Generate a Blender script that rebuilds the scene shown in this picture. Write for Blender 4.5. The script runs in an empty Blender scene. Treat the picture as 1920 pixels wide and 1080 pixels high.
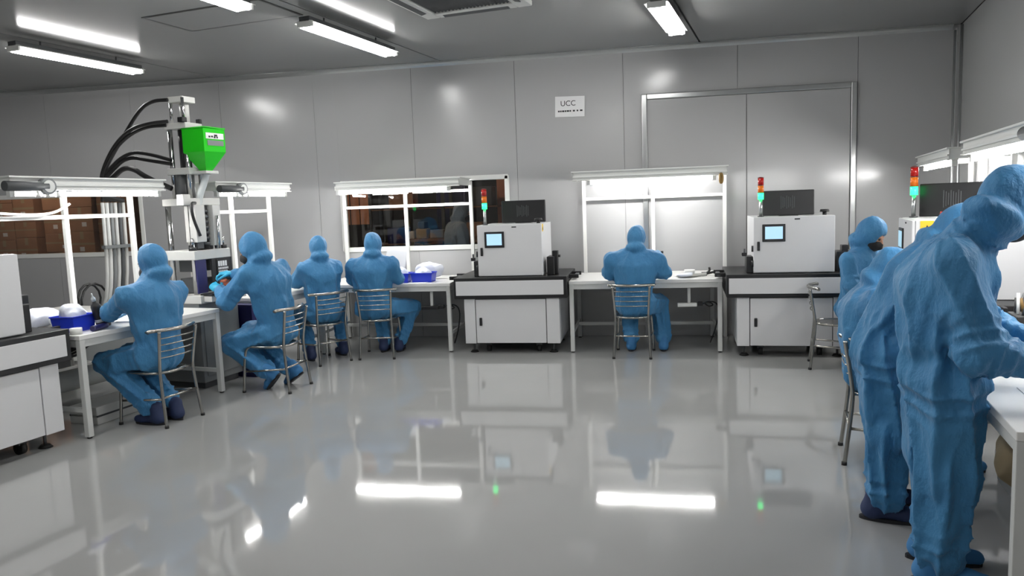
import bpy, bmesh, math, random
import numpy as np
from mathutils import Vector, Matrix, Euler
random.seed(7); np.random.seed(7)
C = bpy.context.scene.collection
PI = math.pi
def R(d): return math.radians(d)

# ---------------------------------------------------------------- layout frame
# World: X along the back wall, Y into the room. The two side rows run along a
# direction turned 10.5 degrees from Y.
A = R(10.5)
LAT = Vector((math.cos(A), -math.sin(A), 0)); DEP = Vector((math.sin(A), math.cos(A), 0))
def rw(lat, dep, z=0): return LAT*lat + DEP*dep + Vector((0, 0, z))
RZ_L = R(90) - A        # furniture of the left row (front looks at +lat)
RZ_R = R(-90) - A       # furniture of the right row (front looks at -lat)
CEIL = 3.33; WALL_Y = 8.9; RLAT = 1.66

# ---------------------------------------------------------------- materials
def s2l(c): return tuple(((v/255)/12.92 if v/255 <= .04045 else ((v/255+.055)/1.055)**2.4) for v in c)
MATS = {}
def mat(name, rgb, rough=.5, metal=0., spec=.5, var=.06, vscale=6., bump=0., bscale=60., emit=None, estr=0., sheen=0., coat=0., trans=0., rvar=0., stretch=None):
    if name in MATS: return MATS[name]
    m = bpy.data.materials.new(name); m.use_nodes = True
    nt = m.node_tree; b = nt.nodes['Principled BSDF']
    col = s2l(rgb)
    b.inputs['Roughness'].default_value = rough
    b.inputs['Metallic'].default_value = metal
    b.inputs['Specular IOR Level'].default_value = spec
    if sheen: b.inputs['Sheen Weight'].default_value = sheen; b.inputs['Sheen Roughness'].default_value = .5
    if coat: b.inputs['Coat Weight'].default_value = coat; b.inputs['Coat Roughness'].default_value = .06
    if trans: b.inputs['Transmission Weight'].default_value = trans
    tc = nt.nodes.new('ShaderNodeTexCoord'); vec = tc.outputs['Object']
    if stretch:
        mp = nt.nodes.new('ShaderNodeMapping'); mp.inputs['Scale'].default_value = stretch
        nt.links.new(vec, mp.inputs['Vector']); vec = mp.outputs['Vector']
    nz = nt.nodes.new('ShaderNodeTexNoise'); nz.inputs['Scale'].default_value = vscale; nz.inputs['Detail'].default_value = 4
    nt.links.new(vec, nz.inputs['Vector'])
    mx = nt.nodes.new('ShaderNodeMix'); mx.data_type = 'RGBA'
    mx.inputs[6].default_value = tuple(max(0, c*(1-var)) for c in col)+(1,)
    mx.inputs[7].default_value = tuple(min(1, c*(1+var)) for c in col)+(1,)
    nt.links.new(nz.outputs['Fac'], mx.inputs[0]); nt.links.new(mx.outputs[2], b.inputs['Base Color'])
    if rvar:
        mr = nt.nodes.new('ShaderNodeMapRange'); mr.inputs[3].default_value = max(0.02, rough-rvar); mr.inputs[4].default_value = rough+rvar
        nt.links.new(nz.outputs['Fac'], mr.inputs[0]); nt.links.new(mr.outputs[0], b.inputs['Roughness'])
    if bump:
        n2 = nt.nodes.new('ShaderNodeTexNoise'); n2.inputs['Scale'].default_value = bscale; n2.inputs['Detail'].default_value = 3
        nt.links.new(vec, n2.inputs['Vector'])
        bp = nt.nodes.new('ShaderNodeBump'); bp.inputs['Strength'].default_value = bump; bp.inputs['Distance'].default_value = .01
        nt.links.new(n2.outputs['Fac'], bp.inputs['Height']); nt.links.new(bp.outputs['Normal'], b.inputs['Normal'])
    if emit:
        b.inputs['Emission Color'].default_value = s2l(emit)+(1,); b.inputs['Emission Strength'].default_value = estr
    MATS[name] = m
    return m

E_HOOD, E_CEIL = 112., 65.
M_wall = mat('painted steel panel', (173, 173, 173), .20, spec=.5, var=.03, vscale=1.2, bump=.05, bscale=3)
M_ceil = mat('painted ceiling panel', (140, 141, 140), .13, spec=.5, var=.03, vscale=1.0, bump=.03, bscale=3)
M_groove = mat('dark joint', (52, 52, 52), .6)
M_joint = mat('grey sealant joint', (112, 113, 112), .6)
M_floor = mat('grey epoxy floor', (166, 166, 165), .052, spec=1.0, var=.06, vscale=1.3, bump=.05, bscale=3.2, rvar=.015, coat=.0)
M_alu = mat('brushed aluminium', (196, 198, 198), .28, metal=.9, var=.04, vscale=30)
M_white = mat('white enamel', (232, 232, 228), .4, var=.03)
M_hood = mat('lamp hood enamel', (212, 213, 210), .42, var=.03)
M_table = mat('white laminate', (232, 231, 228), .3, var=.02)
M_legs = mat('white painted steel', (205, 206, 203), .4, var=.04)
M_case = mat('light grey powder coat', (218, 218, 219), .42, var=.02, bump=.04, bscale=220)
M_core = mat('dark cabinet gap', (58, 58, 60), .6)
M_black = mat('black anodised', (22, 22, 24), .42, var=.15)
M_rubber = mat('black rubber', (20, 20, 20), .6, var=.15)
M_grey = mat('mid grey paint', (122, 125, 126), .45, var=.05)
M_dgrey = mat('dark grey paint', (70, 72, 74), .5, var=.08)
M_lgrey = mat('pale grey machine paint', (200, 200, 196), .4, var=.03)
M_steel = mat('stainless tube', (176, 174, 168), .24, metal=1., var=.06, vscale=14)
M_chrome = mat('chromed rod', (205, 205, 205), .14, metal=1., var=.03)
M_tube = mat('lit fluorescent tube', (255, 255, 255), .4, emit=(255, 254, 252), estr=E_HOOD)
M_ctube = mat('lit ceiling tube', (255, 255, 255), .4, emit=(255, 254, 252), estr=E_CEIL)
M_screen = mat('lit touch screen', (150, 190, 210), .2, emit=(178, 214, 230), estr=.75)
M_yellow = mat('yellow warning vinyl', (230, 190, 40), .45)
M_red = mat('red lens', (165, 22, 18), .25, emit=(220, 40, 20), estr=.03)
M_amber = mat('amber lens', (214, 110, 24), .25, emit=(255, 130, 30), estr=.08)
M_green = mat('lit green lens', (60, 220, 120), .25, emit=(40, 255, 130), estr=3.2)
M_hopper = mat('bright green enamel', (34, 190, 28), .28, var=.06, spec=.5)
M_hose = mat('black hydraulic hose', (24, 24, 25), .45, var=.2)
M_suit = None
M_skin = mat('skin', (196, 146, 118), .5, var=.06)
M_mask = mat('black mask cloth', (26, 24, 26), .8, var=.1)
M_eye = mat('dark eye', (24, 18, 16), .25)
M_glove = mat('cyan nitrile glove', (52, 168, 206), .42, var=.08)
M_wglove = mat('pale blue nitrile glove', (120, 170, 205), .45, var=.08)
M_shoe = mat('navy overshoe', (34, 48, 84), .7, var=.15)
M_bshoe = mat('blue overshoe', (58, 120, 172), .7, var=.1)
M_sole = mat('dark sole', (26, 27, 32), .6)
M_blue = mat('blue plastic', (34, 58, 196), .35, var=.06)
M_bag = mat('white plastic bag', (226, 230, 240), .35, var=.05, bump=.5, bscale=16, spec=.5)
M_paper = mat('white paper', (228, 228, 228), .7, var=.03)
M_ink = mat('black ink', (34, 34, 36), .7)
M_navy = mat('navy plastic', (34, 32, 84), .4)
M_carton = mat('brown carton', (166, 126, 98), .8, var=.22, vscale=5)
M_tan = mat('tan cloth', (168, 150, 118), .8, var=.12)
M_pink = mat('pink cloth', (222, 170, 172), .7, var=.08, bump=.4, bscale=20)
M_brown = mat('brown tape', (120, 92, 40), .5, var=.2)
M_orange = mat('orange strip curtain', (226, 150, 104), .5, var=.1, stretch=(1, 1, .1))
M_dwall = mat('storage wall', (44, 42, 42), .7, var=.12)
M_wood = mat('pallet wood', (128, 92, 66), .75, var=.2, stretch=(1, 10, 10))
M_wfill = mat('warm added storage tube', (255, 230, 200), .4, emit=(255, 226, 200), estr=85.)  # emitter for the unseen tubes added to the storage room
M_wfill2 = mat('dim added storage tube', (255, 230, 200), .4, emit=(255, 222, 188), estr=60.)
M_part = mat('orange brown moulded part', (176, 92, 64), .4)
M_clear = mat('clear bottle plastic', (200, 205, 205), .25, var=.05)

def glass():
    m = bpy.data.materials.new('window glass'); m.use_nodes = True
    b = m.node_tree.nodes['Principled BSDF']
    b.inputs['Base Color'].default_value = (.96, .98, .98, 1); b.inputs['Roughness'].default_value = .0
    b.inputs['Transmission Weight'].default_value = 1; b.inputs['IOR'].default_value = 1.45
    return m
M_glass = glass()

def suit_mat(name='blue non-woven coverall', c0=(42, 102, 150), c1=(74, 140, 184)):
    m = bpy.data.materials.new(name); m.use_nodes = True
    nt = m.node_tree; b = nt.nodes['Principled BSDF']; L = nt.links.new
    tc = nt.nodes.new('ShaderNodeTexCoord')
    n1 = nt.nodes.new('ShaderNodeTexNoise'); n1.inputs['Scale'].default_value = 4; n1.inputs['Detail'].default_value = 5
    L(tc.outputs['Object'], n1.inputs['Vector'])
    mx = nt.nodes.new('ShaderNodeMix'); mx.data_type = 'RGBA'
    mx.inputs[6].default_value = s2l(c0)+(1,); mx.inputs[7].default_value = s2l(c1)+(1,)
    L(n1.outputs['Fac'], mx.inputs[0]); L(mx.outputs[2], b.inputs['Base Color'])
    b.inputs['Roughness'].default_value = .62; b.inputs['Specular IOR Level'].default_value = .35
    b.inputs['Sheen Weight'].default_value = .12; b.inputs['Sheen Roughness'].default_value = .45
    # soft crinkle of the non-woven cloth
    mp = nt.nodes.new('ShaderNodeMapping'); mp.inputs['Scale'].default_value = (1, 1, .6); L(tc.outputs['Object'], mp.inputs['Vector'])
    n2 = nt.nodes.new('ShaderNodeTexNoise'); n2.inputs['Scale'].default_value = 13; n2.inputs['Detail'].default_value = 4; n2.inputs['Roughness'].default_value = .55
    L(mp.outputs['Vector'], n2.inputs['Vector'])
    bp = nt.nodes.new('ShaderNodeBump'); bp.inputs['Strength'].default_value = .8; bp.inputs['Distance'].default_value = .03
    L(n2.outputs['Fac'], bp.inputs['Height']); L(bp.outputs['Normal'], b.inputs['Normal'])
    return m
M_suit = suit_mat()
M_suit2 = suit_mat('pale grey coverall', (120, 132, 142), (150, 162, 172))

# ---------------------------------------------------------------- mesh builder
class MB:
    def __init__(s): s.bm = bmesh.new(); s.mats = []
    def _mi(s, m):
        if m not in s.mats: s.mats.append(m)
        return s.mats.index(m)
    def _merge(s, b2, m, M=None):
        if M is not None: bmesh.ops.transform(b2, matrix=M, verts=b2.verts)
        i = s._mi(m); vm = {}
        for v in b2.verts: vm[v] = s.bm.verts.new(v.co)
        for f in b2.faces:
            try: nf = s.bm.faces.new([vm[v] for v in f.verts])
            except ValueError: continue
            nf.material_index = i; nf.smooth = f.smooth
        b2.free(); return s
    def box(s, c, d, m, rot=None, bev=0.0, seg=2):
        b = bmesh.new(); bmesh.ops.create_cube(b, size=1)
        bmesh.ops.scale(b, vec=d, verts=b.verts)
        if bev > 0: bmesh.ops.bevel(b, geom=b.edges[:]+b.verts[:], offset=min(bev, min(d)*.45), segments=seg, affect='EDGES', profile=.5)
        M = Matrix.Translation(c) @ (Euler(rot).to_matrix().to_4x4() if rot else Matrix())
        return s._merge(b, m, M)
    def bx(s, x0, x1, y0, y1, z0, z1, m, bev=0.0):
        return s.box(((x0+x1)/2, (y0+y1)/2, (z0+z1)/2), (abs(x1-x0), abs(y1-y0), abs(z1-z0)), m, None, bev)
    def cyl(s, p0, p1, r, m, r2=None, seg=16, cap=True):
        p0, p1 = Vector(p0), Vector(p1); d = p1-p0
        b = bmesh.new(); bmesh.ops.create_cone(b, cap_ends=cap, segments=seg, radius1=r, radius2=r if r2 is None else r2, depth=d.length)
        for f in b.faces: f.smooth = len(f.verts) == 4
        M = Matrix.Translation((p0+p1)/2) @ d.to_track_quat('Z', 'Y').to_matrix().to_4x4()
        return s._merge(b, m, M)
    def sph(s, c, r, m, sc=(1, 1, 1), seg=16):
        b = bmesh.new(); bmesh.ops.create_uvsphere(b, u_segments=seg, v_segments=seg//2+2, radius=r)
        for f in b.faces: f.smooth = True
        return s._merge(b, m, Matrix.Translation(c) @ Matrix.Diagonal((*sc, 1)))
    def tube(s, pts, r, m, seg=10, smooth=0, closed=False):
        P = [Vector(p) for p in pts]
        for _ in range(smooth):
            Q = [] if closed else [P[0]]
            n = len(P)
            for i in range(n if closed else n-1):
                a, b = P[i], P[(i+1) % n]
                Q += [a*.75+b*.25, a*.25+b*.75]
            if not closed: Q.append(P[-1])
            P = Q
        n = len(P); b = bmesh.new(); rings = []; up = None
        for i in range(n):
            if closed: t = P[(i+1) % n]-P[i-1]
            else: t = P[min(i+1, n-1)]-P[max(i-1, 0)]
            t.normalize()
            if up is None: up = t.orthogonal().normalized()
            else:
                up = up-t*up.dot(t)
                up = up.normalized() if up.length > 1e-6 else t.orthogonal().normalized()
            v = t.cross(up)
            rings.append([b.verts.new(P[i]+(up*math.cos(2*PI*k/seg)+v*math.sin(2*PI*k/seg))*r) for k in range(seg)])
        for i in range(n if closed else n-1):
            a, c = rings[i], rings[(i+1) % n]
            for k in range(seg):
                f = b.faces.new([a[k], a[(k+1) % seg], c[(k+1) % seg], c[k]]); f.smooth = True
        if not closed:
            b.faces.new(rings[0][::-1]); b.faces.new(rings[-1])
        return s._merge(b, m)
    def lathe(s, prof, m, c=(0, 0, 0), seg=20, rot=None):
        b = bmesh.new(); rings = []
        for r, z in prof: rings.append([b.verts.new((r*math.cos(2*PI*k/seg), r*math.sin(2*PI*k/seg), z)) for k in range(seg)])
        for a, d in zip(rings, rings[1:]):
            for k in range(seg):
                f = b.faces.new([a[k], a[(k+1) % seg], d[(k+1) % seg], d[k]]); f.smooth = True
        b.faces.new(rings[0][::-1]); b.faces.new(rings[-1])
        return s._merge(b, m, Matrix.Translation(c) @ (Euler(rot).to_matrix().to_4x4() if rot else Matrix()))
    def poly(s, verts, faces, m, smooth=False):
        b = bmesh.new(); vs = [b.verts.new(v) for v in verts]
        for f in faces:
            nf = b.faces.new([vs[i] for i in f]); nf.smooth = smooth
        bmesh.ops.recalc_face_normals(b, faces=b.faces[:])
        return s._merge(b, m)
    def build(s, name, parent=None, loc=None, rz=None):
        me = bpy.data.meshes.new(name); s.bm.normal_update(); s.bm.to_mesh(me); s.bm.free()
        for m in s.mats: me.materials.append(m)
        o = bpy.data.objects.new(name, me); C.objects.link(o)
        if parent: o.parent = parent
        if loc is not None: o.location = loc
        if rz is not None: o.rotation_euler = (0, 0, rz)
        return o
def tag(o, label=None, cat=None, group=None, kind=None):
    for k, v in (('label', label), ('category', cat), ('group', group), ('kind', kind)):
        if v: o[k] = v
    return o
def thing(name, label, cat, loc=(0, 0, 0), rz=0, group=None):
    o = bpy.data.objects.new(name, None); C.objects.link(o); o.location = loc; o.rotation_euler = (0, 0, rz)
    o.empty_display_size = .1
    return tag(o, label, cat, group)
def struct(o): o['kind'] = 'structure'; return o
def dup(root, loc, rz, label, group=None):
    r = root.copy(); C.objects.link(r); r.location = loc; r.rotation_euler = (0, 0, rz); r['label'] = label
    if group: r['group'] = group
    def rec(src, dst):
        for ch in list(src.children):
            c = ch.copy(); C.objects.link(c); c.parent = dst; rec(ch, c)
    rec(root, r); return r

# ---------------------------------------------------------------- implicit surfaces
def V(*a): return np.array(a, float)
def unit(v): return v/(np.linalg.norm(v)+1e-12)
class SDF:
    """smooth union of tapered capsules and ellipsoids, meshed with surface nets"""
    def __init__(s): s.pr = []
    def cap(s, a, b, ra, rb, k=.03, side=None, ratio=1., fold=None, ring=None, sub=False):
        s.pr.append(dict(t='c', a=np.array(a, float), b=np.array(b, float), ra=ra, rb=rb, k=k, side=None if side is None else unit(np.array(side, float)), ratio=ratio, fold=fold, ring=ring, sub=sub)); return s
    def ell(s, c, r, k=.03, rot=None, sub=False):
        s.pr.append(dict(t='e', c=np.array(c, float), r=np.array(r, float), k=k, rot=None if rot is None else np.array(rot), sub=sub)); return s
    def bounds(s, p):
        if p['t'] == 'c':
            m = max(p['ra'], p['rb'])*max(1, p['ratio'])
            return np.minimum(p['a'], p['b'])-m, np.maximum(p['a'], p['b'])+m
        m = p['r'].max(); return p['c']-m, p['c']+m
    def ev(s, p, X, Y, Z):
        P = np.stack(np.broadcast_arrays(X, Y, Z), -1)
        if p['t'] == 'e':
            q = P-p['c']
            if p['rot'] is not None: q = q @ p['rot']
            k0 = np.linalg.norm(q/p['r'], axis=-1); k1 = np.linalg.norm(q/p['r']**2, axis=-1)+1e-9
            return k0*(k0-1)/k1
        pa = P-p['a']; ba = p['b']-p['a']; L = np.linalg.norm(ba)
        if p['side'] is not None:
            sd = p['side']; f = 1-1/p['ratio']
            pa = pa-sd*((pa@sd)*f)[..., None]; ba = ba-sd*((ba@sd)*f)
        h = np.clip((pa@ba)/(ba@ba), 0, 1)
        q = pa-ba*h[..., None]
        d = np.linalg.norm(q, axis=-1)-(p['ra']+(p['rb']-p['ra'])*h)
        if p['fold'] or p['ring']:
            ax = unit(ba); u = unit(np.cross(ax, V(.31, .87, .12))); v = np.cross(ax, u)
            th = np.arctan2(q@v, q@u)
            if p['fold']:
                n, amp, tw, ph = p['fold']
                w = n*th+tw*h*L*10+ph+1.1*np.sin(th*2+ph*3+h*3.)
                d = d-amp*((1-np.abs(np.sin(w*.5)))**1.4-.35)
            if p['ring']:
                wl, amp, h0, hw, ph = p['ring']
                w = 2*PI*h*L/wl+1.5*np.sin(th+ph)+.8*np.sin(2*th+ph*2)
                d = d-amp*np.exp(-((h-h0)/hw)**2)*((1-np.abs(np.sin(w*.5)))**1.3-.35)
        return d
    def mesh(s, h, name, mats, crumple=0., cs=1., seed=0, smooth=2):
        lo = np.min([s.bounds(p)[0] for p in s.pr if not p['sub']], 0)-.05; hi = np.max([s.bounds(p)[1] for p in s.pr if not p['sub']], 0)+.05
        n = np.ceil((hi-lo)/h).astype(int)+1
        ax = [lo[i]+h*np.arange(n[i]) for i in range(3)]
        F = np.full(n, .3)
        for p in s.pr:
            a, b = s.bounds(p); pad = p['k']+.05
            i0 = np.maximum(0, ((a-pad-lo)/h).astype(int)); i1 = np.minimum(n, ((b+pad-lo)/h).astype(int)+2)
            if np.any(i1 <= i0): continue
            sl = tuple(slice(i0[i], i1[i]) for i in range(3))
            d = s.ev(p, ax[0][sl[0]][:, None, None], ax[1][sl[1]][None, :, None], ax[2][sl[2]][None, None, :])
            f = F[sl]; k = p['k']
            if p['sub']:
                d = -d; t = np.clip(.5-.5*(f-d)/k, 0, 1); F[sl] = f*(1-t)+d*t+k*t*(1-t)
            else:
                t = np.clip(.5+.5*(f-d)/k, 0, 1); F[sl] = f*(1-t)+d*t-k*t*(1-t)
        if crumple:
            idx = np.argwhere(np.abs(F) < .05)
            P = lo+idx*h; rs = np.random.RandomState(seed+11)
            q = P.copy()
            for i in range(3):
                kv = rs.randn(3)*7*cs; q[:, i] += .022*np.sin(P@kv+rs.rand()*6)
            tot = 0
            for i in range(7):
                kv = rs.randn(3); kv[2] *= .55; kv = unit(kv)*(2*PI/(rs.uniform(.20, .55)/cs))
                tot = tot+rs.uniform(.5, 1)*((1-np.abs(np.sin(.5*(q@kv)+rs.rand()*6)))**2.6-.22)
            F[idx[:, 0], idx[:, 1], idx[:, 2]] -= crumple*tot/2.2
        verts, quads = nets(F, lo, h)
        if len(verts) and smooth:
            E = np.concatenate([quads[:, [0, 1]], quads[:, [1, 2]], quads[:, [2, 3]], quads[:, [3, 0]]])
            for _ in range(smooth):
                acc = np.zeros_like(verts); cnt = np.zeros(len(verts))
                np.add.at(acc, E[:, 0], verts[E[:, 1]]); np.add.at(cnt, E[:, 0], 1)
                np.add.at(acc, E[:, 1], verts[E[:, 0]]); np.add.at(cnt, E[:, 1], 1)
                verts = verts*.5+.5*acc/np.maximum(cnt, 1)[:, None]
        me = bpy.data.meshes.new(name)
        me.from_pydata(verts.tolist(), [], quads.tolist())
        me.polygons.foreach_set('use_smooth', [True]*len(quads)); me.update()
        for m in mats: me.materials.append(m)
        return me
def nets(F, lo, h):
    ins = F < 0; nx, ny, nz = F.shape
    cnt = np.zeros((nx-1, ny-1, nz-1), np.int16); acc = np.zeros((nx-1, ny-1, nz-1, 3)); ne = np.zeros((nx-1, ny-1, nz-1))
    for o in [(i, j, k) for i in (0, 1) for j in (0, 1) for k in (0, 1)]:
        cnt += ins[o[0]:nx-1+o[0], o[1]:ny-1+o[1], o[2]:nz-1+o[2]]
    mask = (cnt > 0) & (cnt < 8)
    cells = np.argwhere(mask)
    ci = cells
    pos = np.zeros((len(ci), 3)); num = np.zeros(len(ci))
    for axis in range(3):
        o1, o2 = [a for a in range(3) if a != axis]
        for i in (0, 1):
            for j in (0, 1):
                a = ci.copy(); a[:, o1] += i; a[:, o2] += j; b = a.copy(); b[:, axis] += 1
                fa = F[a[:, 0], a[:, 1], a[:, 2]]; fb = F[b[:, 0], b[:, 1], b[:, 2]]
                cr = (fa < 0) != (fb < 0)
                t = np.where(cr, fa/np.where(cr, fa-fb, 1), 0)
                pt = (a-ci).astype(float); pt[:, axis] += t
                pos[cr] += pt[cr]; num[cr] += 1
    verts = lo+h*(ci+pos/np.maximum(num, 1)[:, None])
    idx = -np.ones(mask.shape, int); idx[mask] = np.arange(len(ci))
    Q = []
    for axis in range(3):
        o1, o2 = (axis+1) % 3, (axis+2) % 3
        sa = [slice(None)]*3; sb = [slice(None)]*3; sa[axis] = slice(0, -1); sb[axis] = slice(1, None)
        a, b = ins[tuple(sa)], ins[tuple(sb)]
        e = np.argwhere(a != b)
        e = e[(e[:, o1] > 0) & (e[:, o2] > 0) & (e[:, o1] < F.shape[o1]-1) & (e[:, o2] < F.shape[o2]-1)]
        if not len(e): continue
        fl = a[e[:, 0], e[:, 1], e[:, 2]]
        c = []
        for d1, d2 in ((-1, -1), (0, -1), (0, 0), (-1, 0)):
            g = e.copy(); g[:, o1] += d1; g[:, o2] += d2; c.append(idx[g[:, 0], g[:, 1], g[:, 2]])
        q = np.stack(c, 1); q[~fl] = q[~fl][:, ::-1]
        Q.append(q)
    Q = np.concatenate(Q)
    Q = Q[(Q >= 0).all(1)]
    return verts, Q
def link(name, me, parent=None, M=None):
    o = bpy.data.objects.new(name, me); C.objects.link(o)
    if parent: o.parent = parent
    if M is not None: o.matrix_local = M
    return o

# ================================================================ SETTING
NEAR = -3.0
def quad_floor(z0, z1, m, name, pts):
    b = MB(); n = len(pts)
    vs = [(p.x, p.y, z0) for p in pts]+[(p.x, p.y, z1) for p in pts]
    b.poly(vs, [list(range(n))[::-1], list(range(n, 2*n))]+[[i, (i+1) % n, n+(i+1) % n, n+i] for i in range(n)], m)
    return b.build(name)
LL = -12.2
def back_at(lat):      # point of the back wall on the line lat = const
    dep = (WALL_Y+lat*math.sin(A))/math.cos(A); return rw(lat, dep)
p_bl, p_br = back_at(LL-.1), back_at(RLAT+.1)
room = [rw(LL-.1, NEAR), rw(RLAT+.1, NEAR), p_br+Vector((0, .1, 0)), p_bl+Vector((0, .1, 0))]
struct(quad_floor(-.1, 0, M_floor, 'floor', room))
# ceiling: panels along the depth direction with dark joints between
b = MB()
joints = [LL, -9.7, -6.82, -3.94, -.99, RLAT]
for a, c in zip(joints, joints[1:]):
    g = .011
    pts = [rw(a+g, NEAR), rw(c-g, NEAR), back_at(c-g), back_at(a+g)]
    vs = [(p.x, p.y, CEIL) for p in pts]+[(p.x, p.y, CEIL+.05) for p in pts]
    b.poly(vs, [[0, 1, 2, 3], [7, 6, 5, 4]]+[[i, (i+1) % 4, 4+(i+1) % 4, 4+i] for i in range(4)], M_ceil)
vs = [(p.x, p.y, CEIL+.03) for p in room]+[(p.x, p.y, CEIL+.1) for p in room]
b.poly(vs, [[0, 1, 2, 3], [7, 6, 5, 4]]+[[i, (i+1) % 4, 4+(i+1) % 4, 4+i] for i in range(4)], M_groove)
struct(b.build('ceiling'))
# back wall: steel sandwich panels with joints and two window openings
WIN = [(-10.9, -6.52, 1.12, 1.96), (-3.74, -1.61, 1.09, 1.955)]
b = MB()
xs = [-14.1]+[-12.904+1.268*i for i in range(13)]+[3.6]
rs = random.Random(3)
for x0, x1 in zip(xs, xs[1:]):
    g = .0018; tz, tx = rs.uniform(-.004, .004), rs.uniform(-.003, .003)
    def piece(a, c, z0, z1):
        if c-a < .01 or z1-z0 < .01: return
        b.box(((a+c)/2, WALL_Y+.04, (z0+z1)/2), (c-a, .08, z1-z0), M_wall, (tx, 0, tz))
    cuts = [w for w in WIN if w[0] < x1 and w[1] > x0]
    if not cuts: piece(x0+g, x1-g, 0, CEIL)
    else:
        w = cuts[0]; a, c = max(x0+g, w[0]), min(x1-g, w[1])
        piece(x0+g, a, 0, CEIL); piece(c, x1-g, 0, CEIL); piece(a, c, 0, w[2]); piece(a, c, w[3], CEIL)
for (x0, x1) in ((-14.1, -10.9), (-6.52, -3.74), (-1.61, 3.6)): b.bx(x0, x1, WALL_Y+.02, WALL_Y+.1, 0, CEIL, M_joint)
for w in WIN:
    b.bx(w[0], w[1], WALL_Y+.02, WALL_Y+.1, 0, w[2], M_joint); b.bx(w[0], w[1], WALL_Y+.02, WALL_Y+.1, w[3], CEIL, M_joint)
struct(b.build('wall_back'))
def wall_slab(p, q, name, m=M_wall, off=.1, side=1):
    d = (q-p).normalized(); nrm = Vector((-d.y, d.x, 0))*side*off
    vs = [(v.x, v.y, 0) for v in (p, q, q+nrm, p+nrm)]+[(v.x, v.y, CEIL) for v in (p, q, q+nrm, p+nrm)]
    bb = MB().poly(vs, [[0, 1, 2, 3], [7, 6, 5, 4]]+[[i, (i+1) % 4, 4+(i+1) % 4, 4+i] for i in range(4)], m)
    return struct(bb.build(name))
wall_slab(rw(RLAT, NEAR), back_at(RLAT), 'wall_right', side=-1)
wall_slab(rw(LL, NEAR), back_at(LL), 'wall_left', side=1)
wall_slab(rw(LL, NEAR), rw(RLAT, NEAR), 'wall_front', side=-1)
# coved aluminium trims
def cove(p, q, n, name, z=CEIL, r=.055):
    """quarter round along p-q where the wall with inward normal n meets the ceiling"""
    pr = [(0, -r), (r*.10, -r), (r*.30, -r*.62), (r*.62, -r*.30), (r, -r*.10), (r, 0), (0, 0)]
    bb = MB(); vs = []
    for e in (p, q):
        for a, c in pr: vs.append((e.x+n.x*a, e.y+n.y*a, z+c))
    k = len(pr)
    bb.poly(vs, [list(range(k)), list(range(k, 2*k))[::-1]]+[[i, (i+1) % k, k+(i+1) % k, k+i] for i in range(k)], M_alu)
    return struct(bb.build(name))
cove(Vector((-13.6, WALL_Y, 0)), Vector((3.25, WALL_Y, 0)), Vector((0, -1, 0)), 'trim_1', r=.05)
b = MB(); pc = back_at(RLAT)
b.cyl((pc.x-.055, WALL_Y-.012, 0), (pc.x-.055, WALL_Y-.012, CEIL-.06), .022, M_alu, seg=14)
q = pc-DEP*.10-LAT*.012
b.cyl((q.x, q.y, 0), (q.x, q.y, CEIL-.02), .016, M_alu, seg=14)
b.bx(pc.x-.06, pc.x+.01, WALL_Y-.05, WALL_Y, 0, CEIL-.04, M_wall)
struct(b.build('trim_2'))
# closed double door in the back wall: aluminium frame, flush leaf
d1 = struct(MB().bx(.045, 2.235, WALL_Y-.012, WALL_Y+.0, .02, 2.735, M_wall).build('door_1'))
b = MB()
b.bx(-.02, .04, WALL_Y-.034, WALL_Y, 0, 2.80, M_alu, .008); b.bx(2.24, 2.30, WALL_Y-.034, WALL_Y, 0, 2.80, M_alu, .008)
b.bx(.04, 2.24, WALL_Y-.034, WALL_Y, 2.74, 2.80, M_alu, .008)
b.build('door_frame', d1)
MB().bx(1.137, 1.143, WALL_Y-.014, WALL_Y-.01, .02, 2.735, M_groove).build('leaf_joint', d1)
# windows
for i, w in enumerate(WIN):
    b = MB(); fw = .045
    y0, y1 = WALL_Y-.012, WALL_Y+.09
    b.bx(w[0], w[1], y0, y1, w[2]-fw*.3, w[2]+fw, M_white, .006); b.bx(w[0], w[1], y0, y1, w[3]-fw, w[3]+fw*.3, M_white, .006)
    b.bx(w[0]-fw*.3, w[0]+fw, y0, y1, w[2], w[3], M_white, .006); b.bx(w[1]-fw, w[1]+fw*.3, y0, y1, w[2], w[3], M_white, .006)
    wo = struct(b.build('window_%d' % (i+1)))
    MB().bx(w[0]+.02, w[1]-.02, WALL_Y+.03, WALL_Y+.036, w[2]+.02, w[3]-.02, M_glass).build('window_pane', wo)
# the storage room seen through the glass
YB0, YB1 = WALL_Y+.1, 12.6
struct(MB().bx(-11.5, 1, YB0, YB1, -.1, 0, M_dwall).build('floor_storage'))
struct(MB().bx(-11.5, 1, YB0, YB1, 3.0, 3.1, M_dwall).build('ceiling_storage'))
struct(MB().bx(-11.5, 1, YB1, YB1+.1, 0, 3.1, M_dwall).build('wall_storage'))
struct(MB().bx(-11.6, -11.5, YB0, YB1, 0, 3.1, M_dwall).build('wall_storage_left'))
struct(MB().bx(1, 1.1, YB0, YB1, 0, 3.1, M_dwall).build('wall_storage_right'))

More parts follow.
